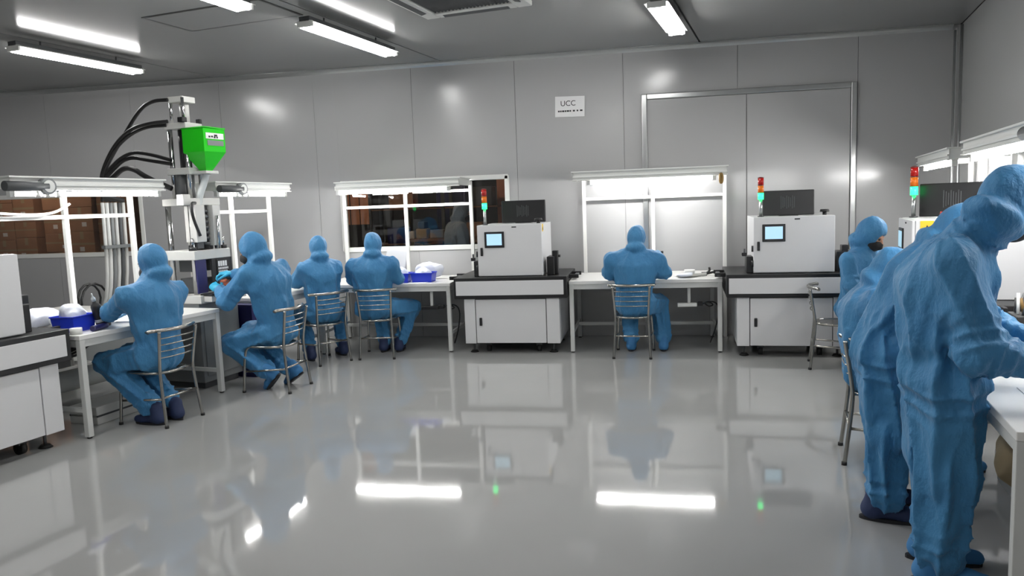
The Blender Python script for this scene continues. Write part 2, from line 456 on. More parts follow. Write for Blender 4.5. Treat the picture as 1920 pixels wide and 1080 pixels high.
# ================================================================ CEILING FIXTURES
def ceil_lamp(lat, d0, d1, label, z=3.205, tilt=0):
    L = d1-d0; w = .20
    t = thing('ceiling_light', label, 'ceiling light', rw(lat, (d0+d1)/2, z), RZ_L+tilt, 'twin tube ceiling lights')
    MB().box((0, 0, .055), (L, .11, .05), M_dgrey, None, .006).build('housing', t)
    b = MB()
    vs = []
    for x in (-L/2, L/2): vs += [(x, -w/2, .022), (x, -.06, .036), (x, .06, .036), (x, w/2, .022), (x, w/2, .026), (x, .062, .042), (x, -.062, .042), (x, -w/2, .026)]
    b.poly(vs, [list(range(8))[::-1], list(range(8, 16))]+[[i, (i+1) % 8, 8+(i+1) % 8, 8+i] for i in range(8)], M_white)
    for x in (-L/2+.012, L/2-.012): b.box((x, 0, .015), (.024, w*.8, .05), M_white, None, .004)
    b.build('reflector', t)
    for y in (-.052, .052):
        MB().cyl((-L/2+.03, y, .0), (L/2-.03, y, .0), .016, M_ctube, seg=12).build('tube', t)
    for x in (-L*.3, L*.3): MB().cyl((x, 0, .07), (x, 0, CEIL-z), .008, M_dgrey, seg=8).build('hanger', t)
    return t
ceil_lamp(-6.83, 5.1, 6.55, 'twin tube ceiling light above the far left, leftmost of the four lit ones')
ceil_lamp(-3.97, 5.64, 7.14, 'twin tube ceiling light between the ceiling hatch and the air conditioner')
ceil_lamp(-1.08, 6.48, 7.68, 'twin tube ceiling light right of the air conditioner, in front of the closed door')
ceil_lamp(-4.06, 3.55, 5.0, 'twin tube ceiling light cut off by the top edge of the photo')
# more of the same rows behind the camera's frame light the room
for la, d in ((-1.08, 2.6), (-4.06, 1.0), (-1.08, -.4), (-4.06, -1.8)):
    ceil_lamp(la, d, d+1.4, 'twin tube ceiling light nearer the viewer, out of frame')
# air conditioner cassette
t = thing('air_conditioner', 'white square air conditioning cassette in the ceiling with a dark intake grille', 'air conditioner', rw(-2.6, 5.78, CEIL), RZ_L)
b = MB(); s = .50
for x0, x1, y0, y1 in ((-s, s, -s, -s+.13), (-s, s, s-.13, s), (-s, -s+.13, -s+.13, s-.13), (s-.13, s, -s+.13, s-.13)):
    b.bx(x0, x1, y0, y1, -.045, 0, M_hood, .008)
b.build('fascia', t)
b = MB()
for i in range(22):
    y = -.36+i*.034; b.box((0, y, -.022), (.74, .012, .018), M_dgrey, (R(35), 0, 0))
b.bx(-.37, .37, -.37, .37, -.008, -.001, M_black)
b.build('intake_grille', t)
for k in range(4):
    a = k*PI/2
    o = MB().box((0, -.435, -.046), (.62, .06, .008), M_dgrey, (R(12), 0, 0), .003).build('air_flap', t); o.rotation_euler = (0, 0, a)
# ceiling hatch
t = thing('ceiling_hatch', 'flush square access hatch outlined by a dark joint in the ceiling', 'ceiling hatch', rw(-4.68, 5.46, CEIL), RZ_L)
MB().bx(-.27, .27, -.60, .60, -.006, 0, M_ceil, .002).build('panel', t)
b = MB()
for x0, x1, y0, y1 in ((-.295, .295, -.625, -.60), (-.295, .295, .60, .625), (-.295, -.27, -.60, .60), (.27, .295, -.60, .60)): b.bx(x0, x1, y0, y1, -.004, 0, M_groove)
b.build('joint_frame', t)

# ================================================================ WORKBENCHES
def bench(name, label, loc, rz, w, dep=.92, posts=(0.03, .5, .97), hood=(-.04, 1.02), tube_range=(.08, .92), lip=.42, drop_front=True, disc=None, back_top=None, hz=0., group='white workbenches with lamp canopies'):
    t = thing(name, label, 'workbench', loc, rz, group)
    top = MB().bx(0, w, 0, dep, .735, .77, M_table, .004)
    top.build('tabletop', t)
    if back_top: MB().bx(0, w, dep+.02, dep+back_top, .735, .77, M_table, .004).build('rear_tabletop', t)
    MB().bx(.04, w-.04, .012, .045, .68, .735, M_legs, .003).bx(.04, w-.04, dep-.05, dep-.02, .68, .735, M_legs, .003).bx(.012, .045, .04, dep-.04, .68, .735, M_legs, .003).bx(w-.045, w-.012, .04, dep-.04, .68, .735, M_legs, .003).build('apron', t)
    yb = dep-.02 if not back_top else dep+back_top-.02
    for x in (.025, w-.025):
        for y in (.025, yb-.02):
            MB().bx(x-.022, x+.022, y-.022, y+.022, .012, .735, M_legs, .003).cyl((x, y, 0), (x, y, .014), .018, M_rubber, seg=10).build('leg', t)
    MB().bx(.012, .038, .045, yb-.04, .19, .225, M_legs, .003).build('side_rail', t)
    MB().bx(w-.038, w-.012, .045, yb-.04, .19, .225, M_legs, .003).build('side_rail', t)
    MB().bx(.04, w-.04, yb-.30, yb-.265, .19, .225, M_legs, .003).build('stretcher', t)
    y = dep-.025
    for f in posts: MB().bx(f*w-.02, f*w+.02, y-.02, y+.02, .77 if 0 <= f <= 1 else 0, 1.90+hz, M_white, .003).build('upright', t)
    MB().bx(posts[0]*w+.02, posts[-1]*w-.02, y-.014, y+.014, 1.615+hz, 1.65+hz, M_white, .003).build('crossbar', t)
    x0, x1 = hood[0]*w, hood[1]*w
    b = MB()
    b.bx(x0-.015, x1+.015, lip-.02, dep+.01, 1.922+hz, 1.936+hz, M_hood, .003)
    b.bx(x0, x1, lip, lip+.012, 1.835+hz, 1.925+hz, M_hood, .003)
    b.bx(x0, x1, lip-.012, lip+.002, 1.865+hz, 1.882+hz, M_hood, .003); b.bx(x0-.005, x1+.005, lip-.016, lip+.012, 1.835+hz, 1.846+hz, M_hood, .003)
    for x in (x0, x1-.01): b.bx(x, x+.01, lip, dep, 1.845+hz, 1.925+hz, M_hood, .002)
    b.build('canopy', t)
    lamp = MB().bx(tube_range[0]*w-.05, tube_range[1]*w+.05, lip+.03, lip+.08, 1.835+hz, 1.885+hz, M_white, .004).build('lamp', t)
    b = MB(); b.cyl((tube_range[0]*w, lip+.055, 1.808+hz), (tube_range[1]*w, lip+.055, 1.808+hz), .0165, M_tube, seg=14); b.build('tube', lamp)
    for x in (tube_range[0]*w-.02, tube_range[1]*w+.02): MB().bx(x-.02, x+.02, lip+.035, lip+.075, 1.785+hz, 1.84+hz, M_hood, .003).build('lamp_holder', lamp)
    if disc is not None:
        x = disc*w
        b = MB().cyl((x-.32, lip-.06, 1.86+hz), (x, lip-.06, 1.86+hz), .036, M_dgrey, seg=18)
        fb = b.build('blower_bar', t)
        b = MB().cyl((x, lip-.085, 1.86+hz), (x, lip-.035, 1.86+hz), .062, M_grey, seg=24); b.cyl((x, lip-.09, 1.86+hz), (x, lip-.085, 1.86+hz), .045, M_hood, seg=24)
        b.build('end_disc', fb)
        b = MB()
        for dx in (-.075, 0., .085): b.cyl((x+dx, lip-.06, 1.78+hz), (x+dx, lip-.06, 1.82+hz), .019, M_white, .008, 12)
        b.build('nozzle', fb)
    return t
# middle bench on the back wall
bm_ = bench('workbench', 'white workbench against the back wall between the two grey machines', (-.81, 7.87, 0), 0, 1.58, .96, posts=(.07, .57, 1.075), hood=(.02, 1.06), tube_range=(.14, .965))
# window bench
bw_ = bench('workbench', 'white workbench under the back window holding blue bins and white bags', (-3.72, 7.90, 0), 0, 1.60, .95, posts=(.03, .525, 1.037), hood=(.10, 1.03), tube_range=(.115, .93), disc=None)
# left row: near bench and far bench
bl1 = bench('workbench', 'white workbench at the left with a black bottle on it, beside the leftmost grey machine', rw(-4.83, 3.88), RZ_L, 1.42, .93, posts=(.03, .5, .975), hood=(-.06, .93), tube_range=(-.02, .90), disc=.105, back_top=.95)
bl2 = bench('workbench', 'white workbench behind the press with green hopper, its canopy right of the press', rw(-4.93, 5.98), RZ_L, 1.06, .88, posts=(.04, .63, 1.23), hood=(-.03, 1.08), tube_range=(.06, 1.03), disc=.26)
# right row
br1 = bench('workbench', 'white workbench at the right edge in front of the standing workers', rw(.715, 5.12), RZ_R, 2.21, .90, posts=(-.21, .1, .9), hood=(-.50, .92), tube_range=(-.46, .86), lip=.42, disc=.46)
br3 = bench('workbench', 'white workbench in the far right corner behind the worker with the black mask', rw(.76, 8.50), RZ_R, 1.62, .88, posts=(.03, .32, .97), hood=(-.1, .92), tube_range=(.0, .86), lip=.42)

# ================================================================ INSPECTION MACHINES
def machine(label, loc, rz, upx=.35, knob=M_black, glow=True):
    t = thing('inspection_machine', label, 'machine', loc, rz, 'grey inspection machines')
    lc = MB().bx(-.51, .52, .05, .90, .115, .60, M_core).build('lower_cabinet', t)
    MB().bx(-.515, -.395, .03, .92, .11, .60, M_case, .004).build('side_panel', lc); MB().bx(.385, .525, .03, .92, .11, .60, M_case, .004).build('side_panel', lc)
    dr = MB().bx(-.387, .377, .03, .05, .115, .592, M_case, .003).build('lower_door', t)
    MB().box((-.335, .026, .35), (.03, .018, .088), M_black, None, .006).build('handle', dr)
    MB().bx(-.615, .615, 0, .95, .602, .832, M_black, .006).build('base_frame', t)
    MB().bx(-.592, .578, -.006, .01, .64, .795, M_case, .003).build('front_panel', t)
    uc = MB().bx(-.35, upx, .10, .90, .834, 1.39, M_case, .005).build('upper_cabinet', t)
    ud = MB().bx(-.35, upx, .078, .098, .842, 1.388, M_case, .004).build('upper_door', t)
    MB().box((-.305, .072, 1.105), (.026, .018, .09), M_black, None, .006).build('handle', ud)
    b = MB()
    for z in (.93, 1.08): b.cyl((-.362, .09, z-.03), (-.362, .09, z+.03), .010, M_black, seg=8)
    b.build('hinge', ud)
    sc = MB().box((-.162, .074, 1.232), (.215, .012, .172), M_black, None, .004).build('touch_screen', ud)
    b = MB().box((-.162, .0665, 1.234), (.165, .004, .122), M_screen)
    b.build('display', sc)
    MB().box((.055, .0765, 1.363), (.05, .004, .012), M_ink).build('nameplate', ud)
    w = MB().bx(upx, upx+.003, .13, .215, 1.305, 1.385, M_yellow).build('warning_label', t)
    MB().poly([(upx+.004, .155, 1.322), (upx+.004, .19, 1.322), (upx+.004, .172, 1.356), (upx+.006, .155, 1.322), (upx+.006, .19, 1.322), (upx+.006, .172, 1.356)], [[0, 1, 2], [5, 4, 3], [0, 1, 4, 3], [1, 2, 5, 4], [2, 0, 3, 5]], M_ink).build('warning_symbol', w)
    # loaders left and right
    MB().bx(upx+.035, upx+.115, .17, .42, .832, 1.03, M_black, .006).bx(upx+.09, upx+.15, .22, .32, .832, 1.09, M_black, .006).cyl((upx+.14, .27, 1.03), (upx+.175, .27, 1.03), .014, M_black, seg=10).build('loader_unit', t)
    MB().bx(-.415, -.352, .14, .36, .832, 1.0, M_black, .006).cyl((-.43, .2, 1.0), (-.43, .2, 1.075), .011, M_dgrey, seg=10).bx(-.452, -.41, .18, .22, 1.0, 1.012, M_black).box((-.432, .2, 1.02), (.05, .03, .03), M_black, None, .006).build('loader_post', t)
    for s in (-1, 1):
        b = MB()
        for y in (.22, .56): b.bx(s*.60, s*.72, y, y+.028, .79, .83, M_black, .004)
        b.bx(s*.66, s*.70, .22, .588, .795, .815, M_dgrey, .003)
        b.build('conveyor_end', t)
    for x in (-.44, .44):
        for y in (.13, .82):
            MB().cyl((x, y, .02), (x, y, .115), .012, M_dgrey, seg=10).cyl((x, y, 0), (x, y, .022), .048, M_rubber, .03, 18).build('levelling_foot', t)
    for x in (-.28, .28):
        for y in (.16, .78): MB().cyl((x-.02, y, .045), (x+.02, y, .045), .045, M_rubber, seg=18).bx(x-.03, x+.03, y-.03, y+.03, .07, .115, M_dgrey).build('caster', t)
    tw = MB().cyl((-.276, .17, 1.39), (-.276, .17, 1.40), .03, M_dgrey, seg=16).cyl((-.276, .17, 1.40), (-.276, .17, 1.56), .016, M_alu, seg=14).build('signal_tower', t)
    for nm, mm, z0, z1 in (('green_lamp', M_green, 1.562, 1.628), ('amber_lamp', M_amber, 1.632, 1.70), ('red_lamp', M_red, 1.704, 1.775)):
        b = MB().cyl((-.276, .17, z0), (-.276, .17, z1), .028, mm, seg=18)
        if nm == 'red_lamp': b.sph((-.276, .17, z1), .028, mm, (1, 1, .35))
        b.cyl((-.276, .17, z1-.001), (-.276, .17, z1+.004), .03, M_dgrey, seg=18); b.build(nm, tw)
    MB().cyl((upx-.06, .3, 1.39), (upx-.06, .3, 1.42), .02, M_black, seg=12).cyl((upx-.06, .3, 1.42), (upx-.06, .3, 1.445), .045, knob, .04, 18).build('emergency_stop', t)
    return t
def monitor(label, loc, rz, w=.5, z=1.392):
    t = thing('computer_monitor', label, 'monitor', (loc[0], loc[1], z), rz, 'black monitors on the machines')
    MB().box((0, 0, .128), (w, .05, .25), M_black, None, .008).build('rear_housing', t)
    b = MB()
    for i in range(8): b.box((-.07+i*.018, -.026, .135), (.007, .004, .13-.02*(i % 3)), M_dgrey)
    b.build('vent_slots', t)
    MB().bx(-.09, .09, -.06, .06, -.001, .008, M_black, .002).build('foot', t)
    return t
mloc = (-1.437, 7.80, 0)
machine('light grey inspection machine left of the middle workbench, right of the window bench', mloc, 0)
monitor('black monitor on the machine left of the middle workbench, in front of the window edge', (mloc[0]+.08, mloc[1]+.62), 0)
mr, arz = (1.40, 7.60, 0), R(-3.0)
machine('light grey inspection machine right of the middle workbench, steel chair in front', mr, arz, upx=.40)
monitor('black monitor on the machine right of the middle workbench', (mr[0]+.02, mr[1]+.34), arz, w=.49)
o = rw(-4.86, 3.83-.613)
machine('light grey inspection machine cut off by the left edge of the photo', o, RZ_L, knob=M_red)
o = rw(.70, 6.25)
machine('light grey inspection machine on the right row, mostly hidden behind the standing workers', o, RZ_R, knob=M_red)
monitor('black monitor behind the nearest worker, on the right row machine', rw(1.13, 6.42), RZ_R+R(52), w=.52)

# ================================================================ INJECTION PRESS
t = thing('injection_press', 'tall vertical injection press with bright green hopper at the left', 'machine', rw(-5.29, 5.58), RZ_L)
# local: x along the row (0 = middle), y towards the back
def seg_box(nm, *boxes, par=t, bev=.005):
    b = MB()
    for x0, x1, y0, y1, z0, z1, m in boxes: b.bx(x0, x1, y0, y1, z0, z1, m, bev)
    return b.build(nm, par)
seg_box('base_cabinet', (-.25, .26, -.20, .42, .06, .80, M_grey), (-.22, .23, -.17, .40, 0, .06, M_dgrey))
seg_box('base_door', (-.21, .22, -.208, -.198, .12, .70, M_grey))
seg_box('bed', (-.26, .28, -.24, .44, .80, .875, M_lgrey), (-.22, .24, -.33, -.22, .815, .87, M_lgrey))
seg_box('bed_edge', (-.225, .245, -.34, -.20, .875, .89, M_black))
for x in (-.165, .145):
    for y in (-.11, .15): MB().cyl((x, y, .875), (x, y, 1.72), .026, M_chrome, seg=18).build('tie_bar', t)
seg_box('moving_platen', (-.24, .22, -.19, .22, 1.20, 1.285, M_lgrey))
seg_box('lower_mould', (-.10, .10, -.06, .14, .88, 1.02, M_dgrey)); seg_box('upper_mould', (-.10, .10, -.06, .14, 1.08, 1.2, M_dgrey))
seg_box('guard_panel', (-.22, -.10, -.185, -.17, .89, 1.2, M_navy), bev=.002); seg_box('guard_panel', (-.03, .24, -.185, -.17, .89, 1.2, M_black), bev=.002)
po = seg_box('poster', (.03, .185, -.191, -.186, .905, 1.185, M_ink), bev=0)
b = MB()
rp = random.Random(5)
for r_, (z, h_) in enumerate(((1.145, .05), (1.10, .02), (1.07, .02), (1.04, .016))):
    x = .045
    while x < .165:
        ww = rp.uniform(.014, .026) if r_ == 0 else rp.uniform(.008, .016); b.bx(x, min(x+ww, .175), -.194, -.1905, z-h_/2, z+h_/2, M_paper); x += ww+.007
b.bx(.045, .175, -.194, -.1905, .93, .99, M_part)
b.build('poster_print', po)
for x in (-.205, .19): MB().cyl((x, -.14, 1.285), (x, -.14, 1.32), .035, M_black, seg=14).cyl((x, -.14, 1.32), (x, -.14, 1.40), .012, M_chrome, seg=10).build('clamp_bolt', t)
seg_box('fixed_platen', (-.20, .18, -.15, .18, 1.70, 1.765, M_lgrey))
seg_box('injection_block', (-.19, -.07, -.19, -.06, 1.36, 1.70, M_lgrey), (-.17, -.09, -.17, -.08, 1.30, 1.36, M_dgrey)); seg_box('injection_block', (.03, .13, -.19, -.08, 1.32, 1.70, M_lgrey))
MB().cyl((-.02, -.12, 1.30), (-.02, -.12, 1.70), .035, M_black, seg=14).build('barrel', t); MB().cyl((.06, -.21, 1.29), (.06, -.21, 1.60), .014, M_chrome, seg=10).build('slide_rod', t)
b = MB()
for i in range(7): b.cyl((-.02, -.12, 1.33+i*.05), (-.02, -.12, 1.355+i*.05), .045, M_dgrey, seg=14)
b.build('heater_band', t)
MB().bx(.16, .23, -.10, .05, 1.36, 1.70, M_dgrey, .01).build('valve_block', t); MB().bx(-.06, .08, -.12, .05, 1.285, 1.33, M_black, .006).build('nozzle_block', t)
MB().tube([(-.16, -.17, 1.72), (-.25, -.21, 1.72), (-.24, -.20, 1.60), (-.16, -.20, 1.42)], .014, M_hose, smooth=2).build('control_hose', t)
MB().bx(-.29, -.20, -.16, -.08, 1.70, 1.80, M_lgrey, .006).build('side_valve', t)
# upper frame: rods, plates, cylinder
for x, y in ((-.115, -.08), (.035, -.08), (-.115, .10), (.035, .10)): MB().cyl((x, y, 1.76), (x, y, 2.42), .022, M_chrome, seg=16).build('guide_rod', t)
seg_box('lower_plate', (-.15, .11, -.12, .14, 1.985, 2.045, M_lgrey))
seg_box('upper_plate', (-.14, .07, -.11, .14, 2.40, 2.455, M_lgrey))
MB().cyl((-.04, .01, 2.045), (-.04, .01, 2.40), .052, M_black, seg=20).build('screw_motor', t)
MB().cyl((-.11, .03, 1.76), (-.11, .03, 1.985), .045, M_dgrey, seg=18).cyl((.0, .03, 1.76), (.0, .03, 1.985), .05, M_grey, seg=18).build('drive_cylinder', t)
seg_box('cylinder_top', (-.12, .04, -.08, .09, 2.64, 2.695, M_lgrey))
MB().cyl((-.02, .0, 2.455), (-.02, .0, 2.65), .042, M_lgrey, seg=20).build('lift_cylinder', t)
for x, y in ((-.11, -.07), (-.10, .08), (.03, .08)): MB().cyl((x, y, 2.455), (x, y, 2.68), .015, M_chrome, seg=12).build('top_rod', t)
MB().bx(-.17, -.11, -.11, -.05, 2.455, 2.50, M_black, .006).build('hose_fitting', t); MB().bx(.055, .085, -.1, -.05, 2.455, 2.50, M_black, .006).build('hose_fitting', t)
# hopper: square funnel, one edge towards the room
hx, hy = -.02, -.20
def ring(r, z): return [(hx+r*math.cos(R(a)), hy+r*math.sin(R(a)), z) for a in (-138, -48, 42, 132)]
vs = ring(.182, 2.395)+ring(.182, 2.18)+ring(.05, 2.01)+ring(.04, 2.012)+ring(.172, 2.185)+ring(.172, 2.395)
fs = []
for k in range(5):
    for i in range(4): fs.append([k*4+i, k*4+(i+1) % 4, (k+1)*4+(i+1) % 4, (k+1)*4+i])
for i in range(4): fs.append([20+i, 20+(i+1) % 4, (i+1) % 4, i])
hop = MB().poly(vs, fs, M_hopper).build('hopper', t)
MB().tube([v for v in ring(.184, 2.395)], .008, M_hopper, closed=True).build('rim', hop)
p0, p1 = Vector(ring(.1835, 0)[0]), Vector(ring(.1835, 0)[1]); dx = (p1-p0).normalized(); nr = Vector((dx.y, -dx.x, 0))
def plate(f0, f1, z0, z1, m, off, nm, par):
    a, c = p0.lerp(p1, f0), p0.lerp(p1, f1)
    vs = [a+nr*.001, c+nr*.001, c+nr*off, a+nr*off]
    return MB().poly([(v.x, v.y, z) for z in (z0, z1) for v in vs], [[0, 1, 2, 3], [7, 6, 5, 4], [0, 1, 5, 4], [1, 2, 6, 5], [2, 3, 7, 6], [3, 0, 4, 7]], m).build(nm, par)
lb = plate(.10, .92, 2.295, 2.348, M_paper, .003, 'hopper_label', hop)
plate(.16, .90, 2.235, 2.282, M_grey, .003, 'rating_plate', hop)
b = MB()
for f, z, ww in ((.22, 2.313, .05), (.34, 2.315, .05), (.48, 2.327, .09), (.46, 2.31, .05), (.58, 2.31, .04)):
    a, c = p0.lerp(p1, f), p0.lerp(p1, f+ww*1.6)
    vs = [a+nr*.003, c+nr*.003, c+nr*.005, a+nr*.005]
    b.poly([(v.x, v.y, zz) for zz in (z-.008, z+.008) for v in vs], [[0, 1, 2, 3], [7, 6, 5, 4], [0, 1, 5, 4], [1, 2, 6, 5], [2, 3, 7, 6], [3, 0, 4, 7]], M_ink)
b.build('label_print', lb)
MB().bx(hx-.08, hx+.08, hy-.07, hy+.09, 1.985, 2.012, M_lgrey, .004).build('hopper_base', t); MB().tube([(hx, hy, 1.99), (hx-.01, hy+.03, 1.9), (hx-.03, hy+.07, 1.80), (hx-.05, hy+.08, 1.70)], .032, M_clear, smooth=2).build('feed_pipe', t)
# hoses sweep back to the pump
def hz(lat, dep, z): return (dep-5.58, -(lat+5.29), z)
for k, pts in enumerate([
    [hz(-5.36, 5.44, 2.665), hz(-5.5, 5.40, 2.665), hz(-5.65, 5.39, 2.60), hz(-5.9, 5.435, 2.40), hz(-6.2, 5.459, 2.118), hz(-6.42, 5.56, 1.93), hz(-6.52, 5.66, 1.84), hz(-6.58, 5.700, 1.79)],
    [hz(-5.36, 5.42, 2.47), hz(-5.5, 5.36, 2.46), hz(-5.7, 5.33, 2.43), hz(-6.0, 5.394, 2.304), hz(-6.25, 5.45, 2.08), hz(-6.42, 5.56, 1.93), hz(-6.52, 5.66, 1.84), hz(-6.58, 5.750, 1.79)],
    [hz(-5.40, 5.44, 2.44), hz(-5.6, 5.40, 2.44), hz(-5.8, 5.37, 2.37), hz(-6.05, 5.41, 2.24), hz(-6.3, 5.475, 2.0), hz(-6.42, 5.56, 1.93), hz(-6.52, 5.66, 1.84), hz(-6.58, 5.800, 1.79)],
    [hz(-5.36, 5.42, 2.12), hz(-5.6, 5.407, 2.19), hz(-5.8, 5.37, 2.22), hz(-6.15, 5.442, 2.09), hz(-6.42, 5.56, 1.93), hz(-6.52, 5.66, 1.84), hz(-6.58, 5.850, 1.79)],
    [hz(-5.36, 5.42, 2.085), hz(-5.6, 5.40, 2.13), hz(-5.85, 5.385, 2.18), hz(-6.15, 5.45, 2.05), hz(-6.42, 5.56, 1.93), hz(-6.52, 5.66, 1.84), hz(-6.58, 5.900, 1.79)],
    [hz(-5.36, 5.40, 1.86), hz(-5.6, 5.34, 1.975), hz(-5.75, 5.36, 2.06), hz(-5.95, 5.42, 2.08), hz(-6.2, 5.52, 2.0), hz(-6.42, 5.56, 1.93), hz(-6.52, 5.66, 1.84), hz(-6.58, 5.950, 1.79)]]):
    MB().tube(pts, .017 if k not in (5,) else .024, M_hose, seg=10, smooth=3).build('hydraulic_hose', t)
# pump
# hydraulic pump with pipes behind the row
t = thing('hydraulic_pump', 'hydraulic pump unit with upright pale pipes behind the left workbench, seen through its frame', 'pump', rw(-6.98, 5.84), RZ_L)
seg_box('tank', (-.36, .30, -.16, .34, 0, .42, M_grey), par=t)
MB().cyl((.0, .1, .42), (.0, .1, .60), .11, M_dgrey, seg=20).build('motor', t)
for i in range(6):
    mm = [M_legs, M_hood, M_grey, M_legs, M_dgrey, M_lgrey][i]; x = -.14+.05*i
    MB().tube([(x*.6, -.02, .42), (x*.8-.02, -.22, .62), (x, -.38, .9), (x, -.40, 1.77)], .018, mm, smooth=2).build('pipe', t)
MB().bx(-.18, .16, -.43, -.375, 1.30, 1.335, M_grey, .004).build('pipe_clamp', t)
for dx, dz, r_ in ((-.30, .80, .13), (-.24, .76, .16)):
    MB().tube([(dx+r_*math.cos(a), -.30-.05*dx, dz+r_*1.2*math.sin(a)) for a in np.linspace(0, 2*PI, 14)[:-1]], .011, M_hose, closed=True).build('coiled_hose', t)

# ================================================================ CHAIRS
def make_chair(label):
    t = thing('steel_chair', label, 'chair', (0, 0, 0), 0, 'stainless steel tube chairs')
    r = .0125
    # local: front +y ; rear legs run up into the back posts
    for s in (-1, 1):
        MB().tube([(s*.185, -.24, 0), (s*.165, -.195, .40), (s*.168, -.205, .5), (s*.185, -.245, .745)], r, M_steel, smooth=2).cyl((s*.186, -.241, 0), (s*.1855, -.2405, .02), .016, M_rubber, seg=10).build('rear_leg', t)
        MB().tube([(s*.19, .22, 0), (s*.175, .195, .36), (s*.165, .16, .415), (s*.16, .10, .415)], r, M_steel, smooth=2).cyl((s*.19, .22, 0), (s*.1895, .219, .02), .016, M_rubber, seg=10).build('front_leg', t)
    pts = [(-.235, -.175, .742)]+[(-.225+.45*i/8, -.175-.085*math.sin(PI*i/8), .75) for i in range(9)]+[(.235, -.175, .742)]
    MB().tube(pts, .016, M_steel, smooth=2).build('top_rail', t)
    for z in (.54, .59, .64, .69):
        w = .168+.012*(z-.5)/.2; yy = -.205-.03*(z-.5)/.25
        MB().tube([(-w, yy, z), (-w*.5, yy-.028, z), (w*.5, yy-.028, z), (w, yy, z)], .0055, M_steel, seg=8, smooth=2).build('back_slat', t)
    b = MB().tube([(-.17, -.19, .415), (-.18, .12, .415), (-.13, .195, .415), (.13, .195, .415), (.18, .12, .415), (.17, -.19, .415)], r, M_steel, smooth=2, closed=True)
    b.build('seat_frame', t)
    b = MB()
    for i in range(9): b.box((-.144+i*.036, .0, .417), (.026, .375, .006), M_steel, None, .002)
    b.box((0, -.1, .411), (.33, .03, .006), M_steel).box((0, .1, .411), (.33, .03, .006), M_steel); b.build('seat', t)
    MB().tube([(-.178, .2, .19), (-.172, -.215, .22)], .009, M_steel).build('stretcher', t); MB().tube([(.178, .2, .19), (.172, -.215, .22)], .009, M_steel).build('stretcher', t)
    MB().tube([(-.172, -.215, .23), (.172, -.215, .23)], .009, M_steel).build('stretcher', t)
    return t
CH = make_chair('stainless steel chair under the seated worker at the left bench, in front of the press')
def chair_at(x, y, az, label):
    return dup(CH, (x, y, 0), -R(az), label)
AZL, AZR = -90+10.5, 90+10.5
p = rw(-4.70, 4.43); CH.location = p; CH.rotation_euler = (0, 0, -R(AZL))
p = rw(-4.44, 5.53); chair_at(p.x, p.y, AZL-6, 'stainless steel chair under the worker with cyan gloves')
chair_at(-3.43, 7.44, -54, 'stainless steel chair at the back left, left of the window bench worker')
chair_at(-2.89, 7.74, -8, 'stainless steel chair under the worker at the window bench')
chair_at(-.135, 7.785, 4, 'stainless steel chair at the middle bench between the two grey machines')
p = rw(.39, 7.42); chair_at(p.x, p.y, AZR, 'stainless steel chair seen edge-on in front of the right machine')
p = rw(.53, 4.86); chair_at(p.x, p.y, AZR, 'stainless steel chair half hidden behind the bending workers at the right')

# ================================================================ PEOPLE
def rotm(yaw, pitch, roll=0):
    """head frame: x right, y forward, z up; yaw clockwise, pitch down positive"""
    return np.array((Matrix.Rotation(-R(yaw), 3, 'Z') @ Matrix.Rotation(-R(pitch), 3, 'X') @ Matrix.Rotation(R(roll), 3, 'Y')))
# shared face, mask, hand and shoe meshes
f = SDF().ell((0, 0, 0), (.078, .098, .112), .01).ell((0, .06, -.06), (.045, .05, .05), .03).cap((0, .095, .02), (0, .118, -.018), .010, .014, .015).ell((-.032, .083, .03), (.02, .02, .012), .012).ell((.032, .083, .03), (.02, .02, .012), .012)
f.ell((-.032, .102, .014), (.016, .014, .010), .008, sub=True).ell((.032, .102, .014), (.016, .014, .010), .008, sub=True)
ME_FACE = f.mesh(.006, 'face', [M_skin], smooth=2)
f = SDF().ell((0, .052, -.052), (.070, .068, .062), .02).cap((0, .112, -.02), (0, .122, -.05), .012, .014, .03)
ME_MASK = f.mesh(.006, 'mask', [M_mask], smooth=2)
b = MB()
for s in (-1, 1): b.sph((s*.032, .089, .014), .0105, M_eye, seg=12)
eo = b.build('eyes'); ME_EYES = eo.data; bpy.data.objects.remove(eo)
def hand_mesh(curl, name, spread=.0, mirror=1):
    """wrist at origin, fingers +y, thumb side +x*mirror, back of the hand +z"""
    f = SDF(); m = mirror
    f.cap((0, -.02, 0), (0, .025, 0), .026, .028, .015, side=(1, 0, 0), ratio=1.15)
    f.cap((-.012*m, .03, 0), (-.010*m, .078, -.002), .026, .024, .015, side=(1, 0, 0), ratio=1.7)
    for i, (x, l) in enumerate(((.030, .072), (.010, .080), (-.010, .074), (-.029, .058))):
        c = R(curl*(1+.08*i)); p = V(x*m-.002*m, .082-.004*abs(i-1), -.002); a = 0; yaw = (x*6+spread*(i-1.5)*-.1)
        for j, fr in enumerate((.44, .31, .25)):
            a += c*(.8 if j == 0 else 1.)
            d = V(math.sin(yaw)*math.cos(a)*m, math.cos(yaw)*math.cos(a), -math.sin(a)); q = p+d*l*fr
            f.cap(p, q, .0098-.0009*j, .0090-.0010*j, .006); p = q
    p = V(.030*m, .012, -.006); a = .75
    for j, l in enumerate((.040, .032, .026)):
        d = V(math.sin(a)*m, math.cos(a), -.35-.15*j); d = unit(d); q = p+d*l; f.cap(p, q, .013-.0015*j, .012-.0015*j, .01); p = q; a -= .33
    return f.mesh(.0042, name, [M_glove], smooth=1)
HANDS = {}
def hand_for(curl, mirror, m):
    k = (curl, mirror, m.name)
    if k not in HANDS:
        me = hand_mesh(curl, 'glove', mirror=mirror); me.materials.clear(); me.materials.append(m); HANDS[k] = me
    return HANDS[k]
